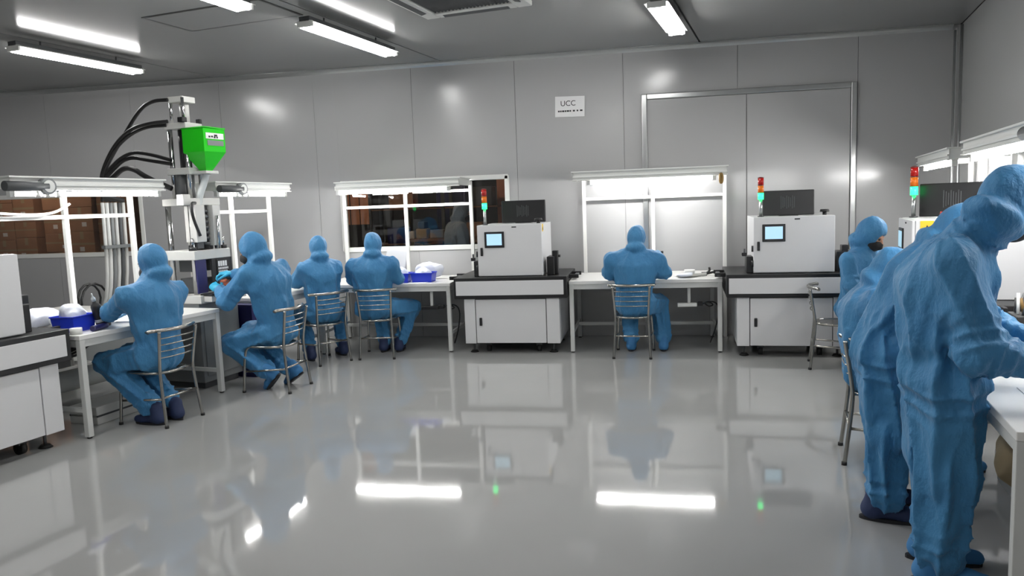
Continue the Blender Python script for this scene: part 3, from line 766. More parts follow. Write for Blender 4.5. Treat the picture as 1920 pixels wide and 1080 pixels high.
def shoe_mesh(m):
    f = SDF().cap((0, -.055, .048), (0, .11, .036), .045, .036, .02, side=(1, 0, 0), ratio=.98).cap((0, .10, .038), (0, .165, .032), .040, .030, .02, side=(1, 0, 0), ratio=1.12).cap((0, -.045, .06), (0, -.03, .13), .050, .052, .03)
    f.ell((0, .05, -.06), (.2, .3, .063), .006, sub=True)
    return f.mesh(.008, 'shoe', [m], crumple=.004, cs=2.2, seed=3)
def sole_mesh():
    b = MB(); n = 24; vs = []
    for z in (0., .016):
        for i in range(n):
            a = 2*PI*i/n; x = .046*math.sin(a)*(1+.12*math.cos(a)); y = .04+.148*math.cos(a); vs.append((x, y, z))
    b.poly(vs, [list(range(n))[::-1], list(range(n, 2*n))]+[[i, (i+1) % n, n+(i+1) % n, n+i] for i in range(n)], M_sole)
    o = b.build('sole'); me = o.data; bpy.data.objects.remove(o); return me
ME_SHOE = {'navy': shoe_mesh(M_shoe), 'blue': shoe_mesh(M_bshoe)}; ME_SOLE = sole_mesh()

def frame_from(y, up):
    y = Vector(y).normalized(); x = y.cross(Vector(up)).normalized(); z = x.cross(y)
    return Matrix((x, y, z)).transposed()
def person(label, loc, az, J, h=.012, seed=0, size=1., bag=1., head=(0, 10, 0), curl=28, glove=None, shoe='navy', crumple=.024, toes=None, hand_dir=None, hand_up=None, hs=1., foldk=1.6, suit=None, tb=1.):
    glove = glove or M_wglove
    t = thing('person', label, 'person', (loc[0], loc[1], 0), -R(az))
    j = {k: V(*v) for k, v in J.items()}
    f = SDF(); rs = np.random.RandomState(seed+5); ph = lambda: rs.uniform(0, 6); K = foldk
    sd = unit(j['shR']-j['shL']); hp = unit(j['hipR']-j['hipL'])
    B = bag
    T = B*tb
    # torso: seat, belly, blouse above the waist seam, chest, shoulder yoke
    f.cap(j['pelvis'], j['waist'], .138*T, .128*T, .05, side=hp, ratio=1.28, fold=(7, .014*K, .2, ph()))
    f.cap(j['waist']*.75+j['chest']*.25, j['chest'], .140*T, .150*T, .035, side=sd, ratio=1.34, fold=(8, .013*K, .15, ph()))
    u = unit(j['chest']-j['waist']); f.cap(j['waist']-u*.02, j['waist']+u*.03, .126*T, .126*T, .02, side=hp, ratio=1.3, fold=(17, .016, .1, ph()))
    f.cap(j['chest'], j['neck'], .146*T, .07, .06, side=sd, ratio=1.36, fold=(6, .006*K, .1, ph()))
    nk = j['neck']
    for s in 'LR':
        sh, el, wr = j['sh'+s], j['el'+s], j['wr'+s]
        f.cap(nk*.45+j['chest']*.25+sh*.3, sh, .085, .074*B, .06)
        f.cap(sh, el, .080*B, .068*B, .04, fold=(5, .010*K, .5, ph()), ring=(.055, .016*(.6+.4*K), 1., .35, ph()))
        c = el*.12+wr*.88
        f.cap(el, c, .068*B, .050*B, .03, fold=(5, .006*K, .3, ph()), ring=(.05, .015*(.6+.4*K), .1, .4, ph()))
        f.cap(c, wr, .048*B, .036, .012, ring=(.025, .008*(.6+.4*K), .6, .6, ph()))
        hi, kn, an = j['hip'+s], j['kn'+s], j['an'+s]
        f.cap(hi, kn, .112*B, .086*B, .05, fold=(6, .014*K, .4, ph()), ring=(.07, .014*(.6+.4*K), .05, .3, ph()))
        d = an-kn; e = kn+d*.90
        f.cap(kn, e, .084*B, .074*B, .035, fold=(6, .014*K, .35, ph()), ring=(.06, .014*(.6+.4*K), .95, .25, ph()))
        f.cap(e, an, .074*B, .054, .015, ring=(.03, .010*(.6+.4*K), .6, .6, ph()))
    # hood with gathered neck and an opening for the face
    Hc = j['head']; Rm = rotm(*head)
    f.ell(Hc+Rm@V(0, -.012, .018), (.098*hs, .124*hs, .128*hs), .03, Rm)
    f.ell(Hc+Rm@V(0, -.05, -.095), (.104*hs, .098*hs, .062), .018, Rm)
    f.cap(Hc+Rm@V(0, -.035, -.10), nk, .086, .10, .02, ring=(.045, .018, .5, .6, ph()))
    f.ell(Hc+Rm@V(0, -.114, -.01), (.010, .012, .07), .02, Rm)
    f.ell(Hc+Rm@V(0, .135, -.02), (.066, .085, .088), .02, Rm, sub=True)
    me = f.mesh(h, 'coverall', [suit or M_suit], crumple=crumple, seed=seed)
    body = link('coverall', me, t)
    def hm(off=V(0, 0, 0), sc=1.):
        p = Hc+Rm@off
        return Matrix.Translation(p) @ Matrix(Rm.tolist()).to_4x4() @ Matrix.Diagonal((sc, sc, sc, 1))
    fo = link('face', ME_FACE, t, hm(V(0, .004, -.012)))
    link('eyes', ME_EYES, fo)
    link('mask', ME_MASK, t, hm(V(0, .010, -.012)))
    for s in 'LR':
        el, wr = j['el'+s], j['wr'+s]
        d = (hand_dir or {}).get(s); d = unit(V(*d)) if d is not None else unit(wr-el)
        up = (hand_up or {}).get(s, (0, 0, 1))
        mir = -1 if s == 'R' else 1
        M = frame_from(d, up)
        link('glove', hand_for(curl, mir, glove), t, Matrix.Translation(wr+d*.012) @ M.to_4x4())
        an = j['an'+s]; td = (toes or {}).get(s, (0, 1, 0))
        if td[2] == 0:
            M = frame_from(td, (0, 0, 1)); P = V(an[0], an[1], 0)
            MM = Matrix.Translation(P) @ M.to_4x4()
        else:
            sh = unit(j['an'+s]-j['kn'+s]); M = frame_from(td, -sh); P = an+sh*.085
            MM = Matrix.Translation(P) @ M.to_4x4()
        so = link('shoe', ME_SHOE[shoe], t, MM); link('sole', ME_SOLE, so)
    return t
def seat_pose(**k):
    J = dict(pelvis=(0, -.02, .545), waist=(0, -.01, .70), chest=(0, .0, .94), neck=(0, .0, 1.08), head=(0, .02, 1.215),
             shL=(-.20, .0, 1.01), shR=(.20, .0, 1.01), elL=(-.27, .10, .825), elR=(.27, .10, .825), wrL=(-.10, .30, .84), wrR=(.10, .30, .84),
             hipL=(-.085, .03, .53), hipR=(.085, .03, .53), knL=(-.13, .40, .50), knR=(.13, .40, .50), anL=(-.11, .34, .10), anR=(.11, .34, .10))
    J.update(k); return J
# worker at the left bench
p = rw(-4.64, 4.41)
person('person in blue coverall seated at the left bench, left arm on the bench', p, AZL, seat_pose(
    waist=(.0, .0, .72), chest=(.01, .02, .96), neck=(.02, .03, 1.11), head=(.05, .05, 1.25), shL=(-.21, .04, 1.02), shR=(.23, .02, 1.0), elL=(-.205, .25, .895), wrL=(-.04, .46, .86),
    elR=(.29, .13, .845), wrR=(.12, .36, .86), knL=(-.16, .39, .49), knR=(.10, .40, .50), anL=(-.09, .02, .13), anR=(.07, -.02, .12)), seed=1, bag=1.06, head=(0, 14, 0),
    toes={'L': (0, 1, 0), 'R': (.2, 1, 0)})
# worker with cyan gloves at the press
p = rw(-4.40, 5.54)
person('person in blue coverall and cyan gloves holding a part beside the press', p, AZL+4, seat_pose(
    pelvis=(0, 0, .54), waist=(-.02, .01, .72), chest=(-.05, .02, .99), neck=(-.09, .06, 1.15), head=(-.135, .10, 1.29), shL=(-.25, .08, 1.07), shR=(.13, .04, 1.08),
    elL=(-.31, .28, .83), wrL=(-.17, .49, .93), elR=(.17, .30, .98), wrR=(-.04, .47, 1.06), hipL=(-.10, .04, .52), knL=(-.19, .37, .44), anL=(-.11, .04, .15), knR=(.10, .42, .50), anR=(.12, -.02, .13)),
    seed=2, bag=1.08, head=(-16, 16, 0), glove=M_glove, shoe='blue', curl=38, hand_dir={'L': (.1, .9, .42), 'R': (-.55, .8, .0)}, hand_up={'L': (-.6, 0, .8), 'R': (0, .1, 1)},
    toes={'L': (.25, .75, -.62), 'R': (.2, .85, -.5)})
# third and fourth workers on the back left
person('person in blue coverall seated at the back left, left of the window, back to us', (-3.42, 7.47), -42, seat_pose(
    head=(.0, .03, 1.21), shL=(-.19, .0, 1.0), shR=(.155, .0, 1.0), elL=(-.24, .09, .865), elR=(.165, .11, .85), wrL=(-.12, .30, .86), wrR=(.08, .30, .86), knL=(-.14, .36, .5), anL=(-.13, .14, .1), knR=(.275, .33, .5), anR=(.25, .2, .1)), seed=3, bag=.98, head=(6, 12, 0))
person('person in blue coverall seated at the window bench beside the blue bins, back to us', (-2.935, 7.71), -6, seat_pose(
    chest=(0, -.02, .94), neck=(0, .0, 1.08), head=(.02, .02, 1.21), shL=(-.20, -.01, .99), shR=(.22, -.01, .99), elL=(-.23, .06, .85), elR=(.265, .06, .85), wrL=(-.12, .27, .85), wrR=(.10, .27, .85),
    knR=(.34, .33, .48), anR=(.20, .27, .10), knL=(-.03, .40, .5), anL=(.02, .28, .10)), seed=4, bag=1.06, head=(0, 8, 0))
person('person in blue coverall seated alone at the bench between the two machines', (-.125, 7.745), 4, seat_pose(
    pelvis=(0, -.02, .545), waist=(.0, -.03, .72), chest=(.02, -.04, .94), neck=(.03, -.03, 1.08), head=(.035, .0, 1.205), shL=(-.22, -.04, .99), shR=(.24, -.04, .99), elL=(-.26, .0, .86), elR=(.30, .03, .86), wrL=(-.10, .26, .86), wrR=(.27, .25, .93),
    knL=(-.08, .36, .5), anL=(-.06, .28, .10), knR=(.24, .34, .5), anR=(.28, .30, .10)), seed=5, bag=1.10, head=(2, 12, 0), shoe='blue', hand_dir={'R': (0, .5, .8)}, hand_up={'R': (1, 0, .1)})
# far right seated worker with the mask
p = rw(.535, 7.40)
person('person in blue coverall with a black face mask seated at the far right, looking down', p, 136, seat_pose(
    waist=(0, .02, .70), chest=(.0, .06, .93), neck=(.0, .09, 1.07), head=(.01, .14, 1.225), shL=(-.21, .06, 1.0), shR=(.22, .06, 1.0), elR=(.26, .12, .80), wrR=(.02, .32, .87), elL=(-.25, .16, .86), wrL=(-.10, .34, .86)),
    seed=6, bag=1.02, head=(-12, 30, 0), shoe='blue')
# seated bent worker behind the standing pair
p = rw(.50, 4.86)
person('person in blue coverall seated bent over at the right, mostly hidden by the standing workers', p, AZR, seat_pose(
    pelvis=(0, -.06, .55), waist=(0, -.09, .70), chest=(0, -.06, .90), neck=(0, -.01, 1.03), head=(0, .05, 1.125), shL=(-.20, -.02, .96), shR=(.20, -.04, .95), elR=(.26, .10, .85), wrR=(.12, .34, .86), elL=(-.24, .10, .86), wrL=(-.12, .34, .86), knL=(-.07, .38, .49), anL=(-.06, .30, .10)),
    seed=7, bag=1.12, head=(0, 35, 0), shoe='blue')
# standing workers
p = rw(.44, 4.02)
person('person in blue coverall standing bent over at the right, behind the nearest worker', p, AZR, dict(
    pelvis=(0, -.03, .84), waist=(0, .02, .97), chest=(0, .125, 1.16), neck=(0, .215, 1.295), head=(0, .31, 1.395), shL=(-.19, .18, 1.24), shR=(.19, .14, 1.23), elL=(-.25, .33, 1.0), elR=(.21, .32, .97), wrL=(-.12, .52, .93), wrR=(.12, .52, .91),
    hipL=(-.10, -.02, .80), hipR=(.10, -.03, .80), knL=(-.11, .02, .45), knR=(.12, -.01, .45), anL=(-.12, .02, .09), anR=(.11, -.02, .09)), h=.010, seed=8, bag=1.16, head=(0, 32, 0), shoe='navy', crumple=.030, foldk=2.3, tb=.88)
p = rw(.565, 3.40)
person('person in blue coverall standing nearest at the right bench, head bowed, seen from behind', p, AZR, dict(
    pelvis=(0, -.0, .86), waist=(0, .0, 1.0), chest=(0, .0, 1.22), neck=(0, .08, 1.40), head=(-.01, .225, 1.535), shL=(-.19, .05, 1.32), shR=(.19, .0, 1.32), elL=(-.22, .18, 1.02), elR=(.24, .09, 1.0), wrL=(-.12, .44, .93), wrR=(.19, .40, .915),
    hipL=(-.10, .0, .82), hipR=(.10, .0, .82), knL=(-.11, .0, .47), knR=(.11, .01, .47), anL=(-.12, .01, .09), anR=(.10, .0, .09)), h=.0085, seed=9, bag=1.2, head=(-42, 36, 0), shoe='blue', crumple=.030, hs=1.10, foldk=2.4, tb=.90)
# pale figure added behind the glass in place of a hooded reflection
person('pale hooded person added beyond the back window in place of a glass reflection', (-2.56, 9.95), 60, dict(
    pelvis=(0, 0, .86), waist=(0, .0, 1.0), chest=(0, .02, 1.22), neck=(0, .06, 1.38), head=(0, .10, 1.52), shL=(-.2, .02, 1.30), shR=(.2, .02, 1.30), elL=(-.26, .06, 1.02), elR=(.26, .06, 1.02), wrL=(-.16, .26, .98), wrR=(.16, .26, .98),
    hipL=(-.10, .0, .82), hipR=(.10, .0, .82), knL=(-.11, .0, .47), knR=(.11, .01, .47), anL=(-.12, .01, .09), anR=(.10, .0, .09)), h=.016, seed=12, bag=1.1, suit=M_suit2)

# ================================================================ THINGS ON AND UNDER THE BENCHES
def blob_bag(name, label, cat, loc, r, seed, m=M_bag, h=.008, rz=0, group=None):
    f = SDF(); rs = np.random.RandomState(seed)
    f.ell((0, 0, r[2]*.9), r, .03)
    for i in range(5): f.ell((rs.uniform(-.6, .6)*r[0], rs.uniform(-.6, .6)*r[1], r[2]*rs.uniform(.5, 1.4)), (r[0]*.55, r[1]*.55, r[2]*.6), .02)
    f.ell((0, 0, -.2), (1, 1, .2), .004, sub=True)
    me = f.mesh(h, name, [m], crumple=.014, cs=2.2, seed=seed, smooth=1)
    o = link(name, me); o.location = Vector(loc)+Vector((0, 0, .009)); o.rotation_euler = (0, 0, rz); return tag(o, label, cat, group)
def bin_(label, loc, rz, w=.26, d=.2, h=.11, group=None, m=M_blue):
    t = thing('storage_bin', label, 'bin', loc, rz, group)
    b = MB(); th = .006; k = .03
    for (x0, x1, y0, y1) in ((-1, 1, -1, -1), (-1, 1, 1, 1), (-1, -1, -1, 1), (1, 1, -1, 1)):
        pass
    o0 = [(-w/2+k*.5, -d/2+k*.4), (w/2-k*.5, -d/2+k*.4), (w/2-k*.5, d/2-k*.4), (-w/2+k*.5, d/2-k*.4)]; o1 = [(-w/2, -d/2), (w/2, -d/2), (w/2, d/2), (-w/2, d/2)]
    i1 = [(x*(1-th*2/w*1.2), y*(1-th*2/d*1.2)) for x, y in o1]; i0 = [(x*(1-th*2/w*1.2), y*(1-th*2/d*1.2)) for x, y in o0]
    vs = [(x, y, 0) for x, y in o0]+[(x, y, h) for x, y in o1]+[(x, y, h) for x, y in i1]+[(x, y, th) for x, y in i0]
    fs = [[3, 2, 1, 0], [12, 13, 14, 15]]
    for q in range(3):
        for i in range(4): fs.append([q*4+i, q*4+(i+1) % 4, q*4+4+(i+1) % 4, q*4+4+i])
    b.poly(vs, fs, m); b.build('body', t)
    MB().tube([(x*1.01, y*1.01, h-.004) for x, y in o1], .006, m, closed=True).build('rim', t)
    return t
TZ = .7705
# window bench
bin_('blue plastic bin on the window bench, right one of the pair', (-2.48, 8.12, TZ), 0, .25, .2, .105)
bin_('blue plastic bin on the window bench, left one of the pair, nearer the worker', (-2.755, 8.10, TZ), .05, .25, .2, .105)
blob_bag('plastic_bag', 'white plastic bag heaped in the right blue bin of the window bench', 'bag', (-2.48, 8.12, TZ+.008), (.10, .078, .075), 2)
blob_bag('plastic_bag', 'white plastic bag bulging from the left blue bin of the window bench', 'bag', (-2.755, 8.10, TZ+.008), (.10, .078, .08), 3)
blob_bag('plastic_bag', 'loose white plastic bag behind the blue bins on the window bench', 'bag', (-2.50, 8.40, TZ), (.17, .08, .10), 5)
# upright white sheet folder
t = thing('paper_stack', 'tall white paper sheets standing slanted behind the blue bins', 'paper', (-2.88, 8.32, TZ+.006), .12)
b = MB()
for i in range(3): b.box((0.0+.008*i, .02*i, .175), (.24-.01*i, .004, .35), M_paper, (R(-12), R(8-4*i), 0), .0015)
b.build('sheet', t)
t = thing('paper_sheet', 'flat white paper sheet on the window bench in front of the bins', 'paper', (-2.50, 7.97, TZ), .1)
MB().bx(-.10, .10, -.06, .04, 0, .004, M_paper).build('sheet', t)
def under_tray(label, loc, rz, white=True):
    """bracket hanging under a bench with a power strip and cables"""
    t = thing('power_strip', label, 'power strip', loc, rz)
    m = M_white if white else M_black
    MB().bx(-.016, .016, -.012, .012, .02, .245, M_legs, .003).build('hanger_bracket', t)
    MB().box((-.02, 0, 0), (.20, .055, .04), m, None, .008).build('strip_body', t)
    MB().bx(.09, .14, -.02, .02, -.012, .03, M_black, .006).build('plug', t)
    b = MB().tube([(.12, .0, .0), (.20, .01, .03), (.26, .03, -.01), (.20, .05, -.03), (.15, .03, .02), (.27, .02, .03), (.31, .04, -.05), (.28, .06, -.25), (.22, .08, -.42)], .007, M_hose, smooth=2)
    b.build('cable', t); return t
under_tray('white power strip hanging under the middle bench', (.44, 7.98, .49), 0)
under_tray('black power strip and cables hanging under the window bench', (-2.36, 7.99, .49), 0, False)
# middle bench
t = thing('white_tray', 'shallow white tray with a white pot on the middle bench, right of the worker', 'tray', (.44, 8.16, TZ), 0)
MB().lathe([(.09, 0), (.13, .018), (.135, .02), (.12, .012), (.0, .008)], M_white, seg=28).build('tray', t)
MB().lathe([(.045, .01), (.058, .07), (.055, .07), (.043, .016), (.0, .016)], M_white, c=(.02, .02, 0), seg=24).build('pot', t)
blob_bag('plastic_bag', 'small white crumpled bag beside the white tray on the middle bench', 'bag', (.40, 8.02, TZ), (.08, .05, .022), 8, h=.006)
t = thing('crimping_tool', 'black handled crimping tool lying at the right end of the middle bench', 'hand tool', (.64, 8.20, TZ), R(20))
MB().tube([(-.02, 0, .02), (.06, .02, .03), (.14, .05, .035)], .013, M_black, smooth=1).build('handle', t)
MB().tube([(-.02, 0, .02), (.03, -.01, .05), (.02, -.02, .09)], .012, M_black, smooth=1).build('handle', t)
MB().box((-.11, 0, .018), (.20, .05, .03), M_lgrey, None, .006).box((-.03, 0, .02), (.06, .03, .04), M_dgrey, None, .006).build('head', t)
t = thing('hand_tool', 'small black tipped tool held upright by the worker at the middle bench', 'hand tool', (.165, 8.145, .985), 0)
MB().cyl((0, 0, .04), (0, 0, .065), .022, M_black, seg=14).build('tip', t); MB().cyl((0, 0, -.05), (0, 0, .04), .014, M_white, seg=12).build('barrel', t)
t = thing('tape_roll', 'brown roll of tape hanging at the right end of the middle bench canopy', 'tape', (.80, 8.26, 1.80), 0)
b = MB(); b.tube([(0, .0+.0*a, 0) for a in ()] or [(.026*math.sin(a)*.5, 0, .048*math.cos(a)) for a in np.linspace(0, 2*PI, 20)[:-1]], .014, M_brown, closed=True); b.build('tape', t)
MB().tube([(0, 0, .045), (0, .01, .06), (0, .02, .05)], .004, M_black).build('hook', t)
# moulded part in the gloved hands
t = thing('moulded_part', 'orange brown moulded part held by the worker with cyan gloves', 'part', rw(-4.895, 5.475, 1.0), RZ_L)
MB().box((0, 0, 0), (.09, .05, .028), M_part, (0, 0, .3), .008).build('body', t); MB().box((.03, -.02, .02), (.05, .03, .02), M_black, (0, 0, .3), .005).build('insert', t)
# left bench
def L1(x, y): return rw(-4.83-y, 3.88+x, TZ)
bin_('blue plastic bin on the left bench filled with white bags', L1(.185, .27), RZ_L+.15, .23, .20, .12)
blob_bag('plastic_bag', 'white plastic bag heaped in the blue bin on the left bench', 'bag', L1(.185, .27)+Vector((0, 0, .01)), (.095, .078, .10), 11, rz=RZ_L)
blob_bag('plastic_bag', 'white plastic bag lying on the left bench between the bin and the black bottle', 'bag', L1(.33, .52), (.13, .10, .06), 12, rz=RZ_L)
blob_bag('plastic_bag', 'clear white plastic bag behind the blue bin at the back of the left bench', 'bag', L1(.24, .72), (.16, .10, .08), 13, rz=RZ_L)
t = thing('bottle', 'black bottle with a clear nozzle leaning on the left bench', 'bottle', L1(.335, .16), RZ_L)
bo = MB().lathe([(.030, 0), (.036, .008), (.036, .17), (.030, .185), (.014, .20), (.013, .215)], M_black, seg=24).build('body', t)
MB().lathe([(.0365, .045), (.0368, .046), (.0368, .068), (.0365, .069)], M_clear, seg=24).build('label_band', bo)
MB().lathe([(.016, .21), (.016, .235), (.006, .25), (.004, .275)], M_clear, seg=14).build('nozzle', bo)
bo.rotation_euler = (R(0), R(-14), 0); bo.location = (0, 0, .009)
t = thing('hand_grinder', 'dark blue handheld tool lying in front of the blue bin on the left bench', 'hand tool', L1(.27, .09), RZ_L+R(12))
MB().tube([(-.10, 0, .022), (0, 0, .024), (.06, .005, .026)], .022, M_navy, smooth=1).build('body', t); MB().cyl((.06, .005, .026), (.10, .008, .028), .015, M_black, seg=12).build('chuck', t)
t = thing('tape_roll', 'white tape roll on the left bench beside the grey machine', 'tape', L1(.06, .10), RZ_L)
MB().lathe([(.022, 0), (.042, 0), (.042, .045), (.022, .045), (.022, 0)], M_white, seg=24).build('tape', t)
t = thing('paper_sheet', 'white paper sheets spread under the seated worker at the left bench', 'paper', L1(.75, .3), RZ_L)
MB().box((0, 0, .002), (.34, .24, .003), M_paper, (0, 0, .1)).box((.12, .1, .005), (.28, .2, .003), M_paper, (0, 0, -.2)).build('sheet', t)
t = thing('cable', 'white cable sagging below the canopy of the left bench', 'cable', rw(-5.66, 4.2, 0), RZ_L)
MB().tube([(-.75, 0, 1.74), (-.45, -.01, 1.70), (-.15, -.01, 1.665), (.10, -.01, 1.655), (.25, 0, 1.67), (.40, .02, 1.74)], .011, M_white, smooth=3).build('cable', t)
# under the left bench
t = thing('fabric_roll', 'pale roll of film lying under the left bench', 'roll', rw(-5.55, 4.45, .30), RZ_L)
MB().cyl((-.42, 0, 0), (.42, 0, 0), .085, M_hood, seg=26).build('roll', t)
MB().cyl((-.50, 0, 0), (.50, 0, 0), .02, M_grey, seg=14).build('core', t)
for x in (-.46, .46): MB().bx(x-.02, x+.02, -.05, .05, -.30, -.02, M_dgrey, .004).build('stand', t)
t = thing('carton', 'beige flat box under the left bench behind the worker', 'box', rw(-5.25, 4.55, 0), RZ_L+.05)
MB().bx(-.38, .38, -.14, .14, 0, .14, M_lgrey, .006).build('box', t); MB().bx(-.38, .38, -.142, .142, .06, .075, M_dgrey).build('strap', t)
t = thing('cable_bundle', 'black cables sagging under the left bench', 'cable', rw(-5.38, 4.2, .60), RZ_L)
for k in range(4): MB().tube([(-.35, .05*k, .06), (-.15, .04*k, -.02*k), (.05, .03*k, -.10+.02*k), (.22, .02*k, .0), (.33, 0, .06)], .010, M_hose, smooth=2).build('cable', t)
b = MB().bx(.0, .06, -.04, .02, .0, .1, M_black, .006); b.build('adapter', t)
t = thing('crate', 'dark blue plastic crate standing beside the press behind the cyan gloved worker', 'crate', rw(-5.10, 5.915, 0), RZ_L)
b = MB(); b.bx(-.055, .055, -.15, .15, .0, .01, M_navy)
for x0, x1, y0, y1 in ((-.055, -.045, -.15, .15), (.045, .055, -.15, .15), (-.055, .055, -.15, -.14), (-.055, .055, .14, .15)): b.bx(x0, x1, y0, y1, 0, .72, M_navy, .003)
b.build('body', t); MB().bx(-.06, .06, -.155, .155, .70, .72, M_navy, .003).build('rim', t)
# right bench clutter
def R1(dep, lat): return rw(lat, dep, TZ)
t = thing('tool_rack', 'black tool rack with pens and wires on the right bench beyond the nearest worker', 'tool rack', R1(4.86, 1.20), RZ_R)
MB().bx(-.10, .10, -.05, .05, 0, .12, M_black, .006).build('body', t)
rr = random.Random(4)
for i in range(7): MB().cyl((-.08+.026*i, rr.uniform(-.03, .03), .10), (-.09+.028*i+rr.uniform(-.02, .02), rr.uniform(-.03, .03), .19+rr.uniform(0, .05)), .008, [M_black, M_dgrey, M_brown, M_white][i % 4], seg=10).build('tool', t)
blob_bag('cloth', 'crumpled pink cloth on the right bench behind the black tool rack', 'cloth', R1(4.92, 1.36), (.12, .09, .13), 21, m=M_pink)
t = thing('cable_bundle', 'white wires looping on the right bench beside the nearest worker hands', 'cable', R1(4.60, 1.14), RZ_R)
for k in range(5): MB().tube([(-.1+.02*k, .0, .01), (-.06+.03*k, .03, .10-.012*k), (.02+.02*k, .02*k, .07), (.08, .02*k-.05, .012)], .007, M_white if k % 2 else M_grey, smooth=2).build('wire', t)
t = thing('solder_station', 'small black soldering unit on the right bench', 'soldering iron', R1(4.98, 1.14), RZ_R)
MB().bx(-.06, .06, -.05, .05, 0, .075, M_black, .008).build('body', t); MB().cyl((.03, -.052, .04), (.03, -.065, .04), .013, M_grey, seg=14).build('knob', t)
t = thing('paper_sheet', 'white work sheet on the right bench under the nearest worker hands', 'paper', R1(3.35, 1.02), RZ_R)
MB().box((0, 0, .002), (.42, .3, .003), M_paper).build('sheet', t)
# under the right bench
blob_bag('sack', 'tan sack standing under the right bench on the low shelf', 'sack', rw(1.08, 3.95, .176), (.20, .13, .17), 31, m=M_tan, h=.012)
t = thing('shelf_box', 'long grey low shelf box on the floor under the right bench', 'shelf', rw(1.28, 3.9, 0), RZ_R)
MB().bx(-.75, .75, -.22, .20, .0, .17, M_grey, .006).build('body', t); MB().bx(-.75, .75, -.235, -.215, .14, .175, M_lgrey, .004).build('front_lip', t)
# paper sign on the wall
t = thing('wall_sign', 'white paper sign with black lettering on the back wall', 'sign', (-.845, WALL_Y-.0, 2.715), 0)
so = MB().box((0, -.006, 0), (.345, .003, .235), M_paper, (0, R(1.5), 0)).build('sheet', t)
def text(s, size, loc, par, m, name):
    c = bpy.data.curves.new(name, 'FONT'); c.body = s; c.size = size; c.extrude = .0006; c.align_x = 'CENTER'; c.align_y = 'CENTER'
    o = bpy.data.objects.new(name, c); C.objects.link(o)
    dg = bpy.context.evaluated_depsgraph_get(); me = bpy.data.meshes.new_from_object(o.evaluated_get(dg)); bpy.data.objects.remove(o)
    me.materials.clear(); me.materials.append(m); o = bpy.data.objects.new(name, me); C.objects.link(o)
    o.parent = par; o.location = loc; o.rotation_euler = (PI/2, 0, 0); return o
text('UCC', .085, (-.02, -.0085, .035), t, M_ink, 'sign_heading')
b = MB(); x = -.14; rr = random.Random(9)
while x < .13:
    w = rr.uniform(.012, .03)
    b.box((x+w/2, -.0085, -.05), (w, .001, .018), M_ink); x += w+rr.choice((.005, .005, .02))
b.build('sign_line', t)

# ================================================================ STORAGE ROOM CONTENT
rs = random.Random(12)
def carton(x, y, z, w, d, hgt, rz):
    t = thing('carton', 'brown carton stacked in the room beyond the left window', 'box', (x, y, z), rz, 'brown cartons beyond the left window')
    MB().bx(-w/2, w/2, -d/2, d/2, 0, hgt, M_carton, .006).build('box', t)
    MB().bx(-w/2-.001, w/2+.001, -d/2-.0015, -d/2+.0005, hgt*.46, hgt*.54, M_tan).bx(-.03, .03, -d/2-.0015, -d/2+.0005, hgt*.7, hgt, M_tan).build('tape', t)
    if rs.random() < .6:
        lx = rs.uniform(-w*.3, w*.2); MB().bx(lx, lx+.08, -d/2-.003, -d/2-.0005, hgt*.2, hgt*.38, M_paper).build('shipping_label', t)
x = -11.2
while x < -7.9:
    w = rs.uniform(.34, .60); y = 10.55+rs.uniform(-.12, .12); z = 0
    while z < 1.95:
        hgt = rs.uniform(.24, .42); carton(x+w/2, y, z, w-.02, .48, hgt, rs.uniform(-.05, .05)); z += hgt+.002
    x += w+.015
t = thing('strip_curtain', 'orange plastic strip curtain beyond the left end of the back window', 'curtain', (-4.05, 10.0, 0), 0)
MB().bx(-.35, .35, -.02, .02, 2.25, 2.29, M_grey).build('rail', t)
for i in range(3):
    MB().box((-.10+i*.14, .006*(i % 2), 1.83-.03*i), (.125, .003, .86-.06*i), M_orange).build('strip', t)
t = thing('storage_rack', 'dark metal storage rack beyond the back window', 'rack', (-3.1, 11.6, 0), 0)
for x in (-1.2, 0, 1.2):
    for y in (-.25, .25): MB().bx(x-.025, x+.025, y-.025, y+.025, 0, 2.2, M_dgrey).build('post', t)
for z in (.5, 1.05, 1.6): MB().bx(-1.2, 1.2, -.25, .25, z-.02, z, M_wood).build('shelf', t)
for x, z, w, h_, m in ((-.8, 1.05, .3, .25, M_navy), (-.4, 1.05, .22, .2, M_dgrey), (.4, 1.05, .4, .3, M_carton), (.9, 1.05, .3, .22, M_tan), (-.7, 1.6, .4, .3, M_carton), (.6, 1.6, .35, .3, M_dgrey)):
    tag(MB().bx(x-w/2-3.1, x+w/2-3.1, 11.4, 11.7, z+.001, z+h_, m, .01).build('storage_box'), 'box standing on the dark rack beyond the back window', 'box', 'boxes on the rack beyond the window')
t = thing('work_table', 'brown work table standing beyond the back window', 'table', (-2.55, 10.55, 0), 0)
MB().bx(-.8, .7, -.3, .3, 1.12, 1.16, M_wood, .004).build('tabletop', t)
for x in (-.75, .65):
    for y in (-.25, .25): MB().bx(x-.025, x+.025, y-.025, y+.025, 0, 1.12, M_wood).build('leg', t)
tag(MB().bx(-3.38, -3.30, 10.4, 10.46, 1.161, 1.27, M_white, .01).build('cup'), 'white cup at the left end of the brown table beyond the window', 'cup')
for q, (x, z, w, h_, m) in enumerate(((-3.18, 1.161, .16, .14, M_tan), (-2.95, 1.161, .2, .12, M_grey), (-2.72, 1.161, .12, .2, M_carton), (-2.20, 1.161, .22, .1, M_pink), (-3.18, 1.302, .1, .1, M_dgrey))):
    tag(MB().box((x, 10.5, z+h_/2), (w, .2, h_), m, None, .01).build('parts_box'), 'small box on the brown table beyond the back window', 'box', 'boxes on the table beyond the window')
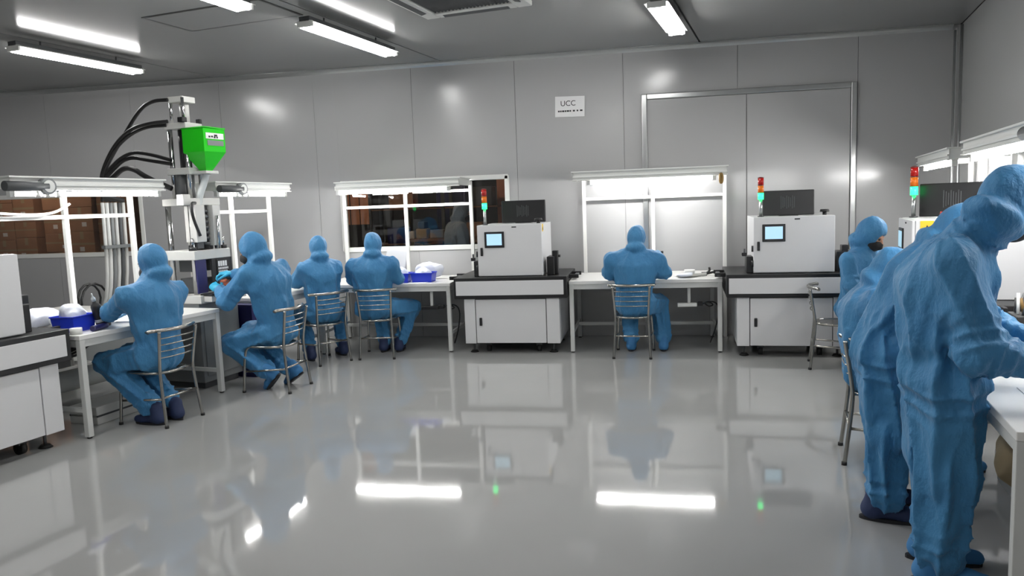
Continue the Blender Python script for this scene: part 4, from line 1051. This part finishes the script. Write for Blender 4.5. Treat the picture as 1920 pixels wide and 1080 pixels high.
for x, wd, m in ((-3.15, .5, M_navy), (-2.2, .35, M_orange), (-1.5, .4, M_wood)):
    t = thing('machine_cover', {-3.15: 'dark blue upright cabinet far beyond the back window', -2.2: 'orange brown upright panel far beyond the back window', -1.5: 'brown wooden upright panel far beyond the back window'}[x], 'panel', (x, 12.2, 0), 0)
    MB().bx(-wd/2, wd/2, -.15, .15, 0, 2.3, m, .01).build('body', t); MB().bx(-wd/2+.04, wd/2-.04, -.165, -.15, .2, 2.1, m, .01).build('door', t)
t = thing('notice_board', 'small white notice hanging beyond the back window', 'sign', (-3.33, 9.75, 0), 0)
MB().box((0, 0, 1.90), (.20, .006, .12), M_paper).build('sheet', t); MB().tube([(-.07, 0, 1.96), (-.07, 0, 3.0)], .003, M_grey, seg=6).tube([(.07, 0, 1.96), (.07, 0, 3.0)], .003, M_grey, seg=6).build('cord', t)
for x in (-9.2, -3.4):  # unseen warm tubes added to brighten what shows through the windows
    t = thing('ceiling_light', 'added unseen tube light brightening the storage room beyond the glass', 'ceiling light', (x, 9.7, 2.94), 0, 'added storage room lights')
    MB().bx(-.6, .6, -.05, .05, 0, .06, M_grey).build('housing', t); MB().cyl((-.58, 0, -.02), (.58, 0, -.02), .016, M_wfill if x < -5 else M_wfill2, seg=12).build('tube', t)

# ================================================================ CAMERA, WORLD, VIEW
cam = bpy.data.cameras.new('camera'); co = bpy.data.objects.new('camera', cam); C.objects.link(co)
cam.sensor_fit = 'HORIZONTAL'; cam.sensor_width = 36; cam.lens = 1400/1920*36; cam.clip_start = .05
pi_, ya, ro = R(6.359), R(-10.255), R(-2.076)
fw = Vector((math.sin(ya)*math.cos(pi_), math.cos(ya)*math.cos(pi_), -math.sin(pi_)))
r0 = Vector((math.cos(ya), -math.sin(ya), 0)); u0 = r0.cross(fw)
r2 = r0*math.cos(ro)+u0*math.sin(ro); u2 = -r0*math.sin(ro)+u0*math.cos(ro)
co.matrix_world = Matrix.Translation((0, 0, 1.6)) @ Matrix((r2, u2, -fw)).transposed().to_4x4()
bpy.context.scene.camera = co
w = bpy.data.worlds.new('world'); bpy.context.scene.world = w; w.use_nodes = True
w.node_tree.nodes['Background'].inputs[0].default_value = (.5, .55, .6, 1); w.node_tree.nodes['Background'].inputs[1].default_value = .0
sc = bpy.context.scene
sc.view_settings.view_transform = 'Standard'; sc.view_settings.look = 'None'; sc.view_settings.gamma = 1; sc.view_settings.use_curve_mapping = False
sc.view_settings.exposure = 0.0
sc.cycles.max_bounces = 8; sc.cycles.diffuse_bounces = 5; sc.cycles.glossy_bounces = 4; sc.cycles.sample_clamp_indirect = 4
sc.cycles.use_denoising = True
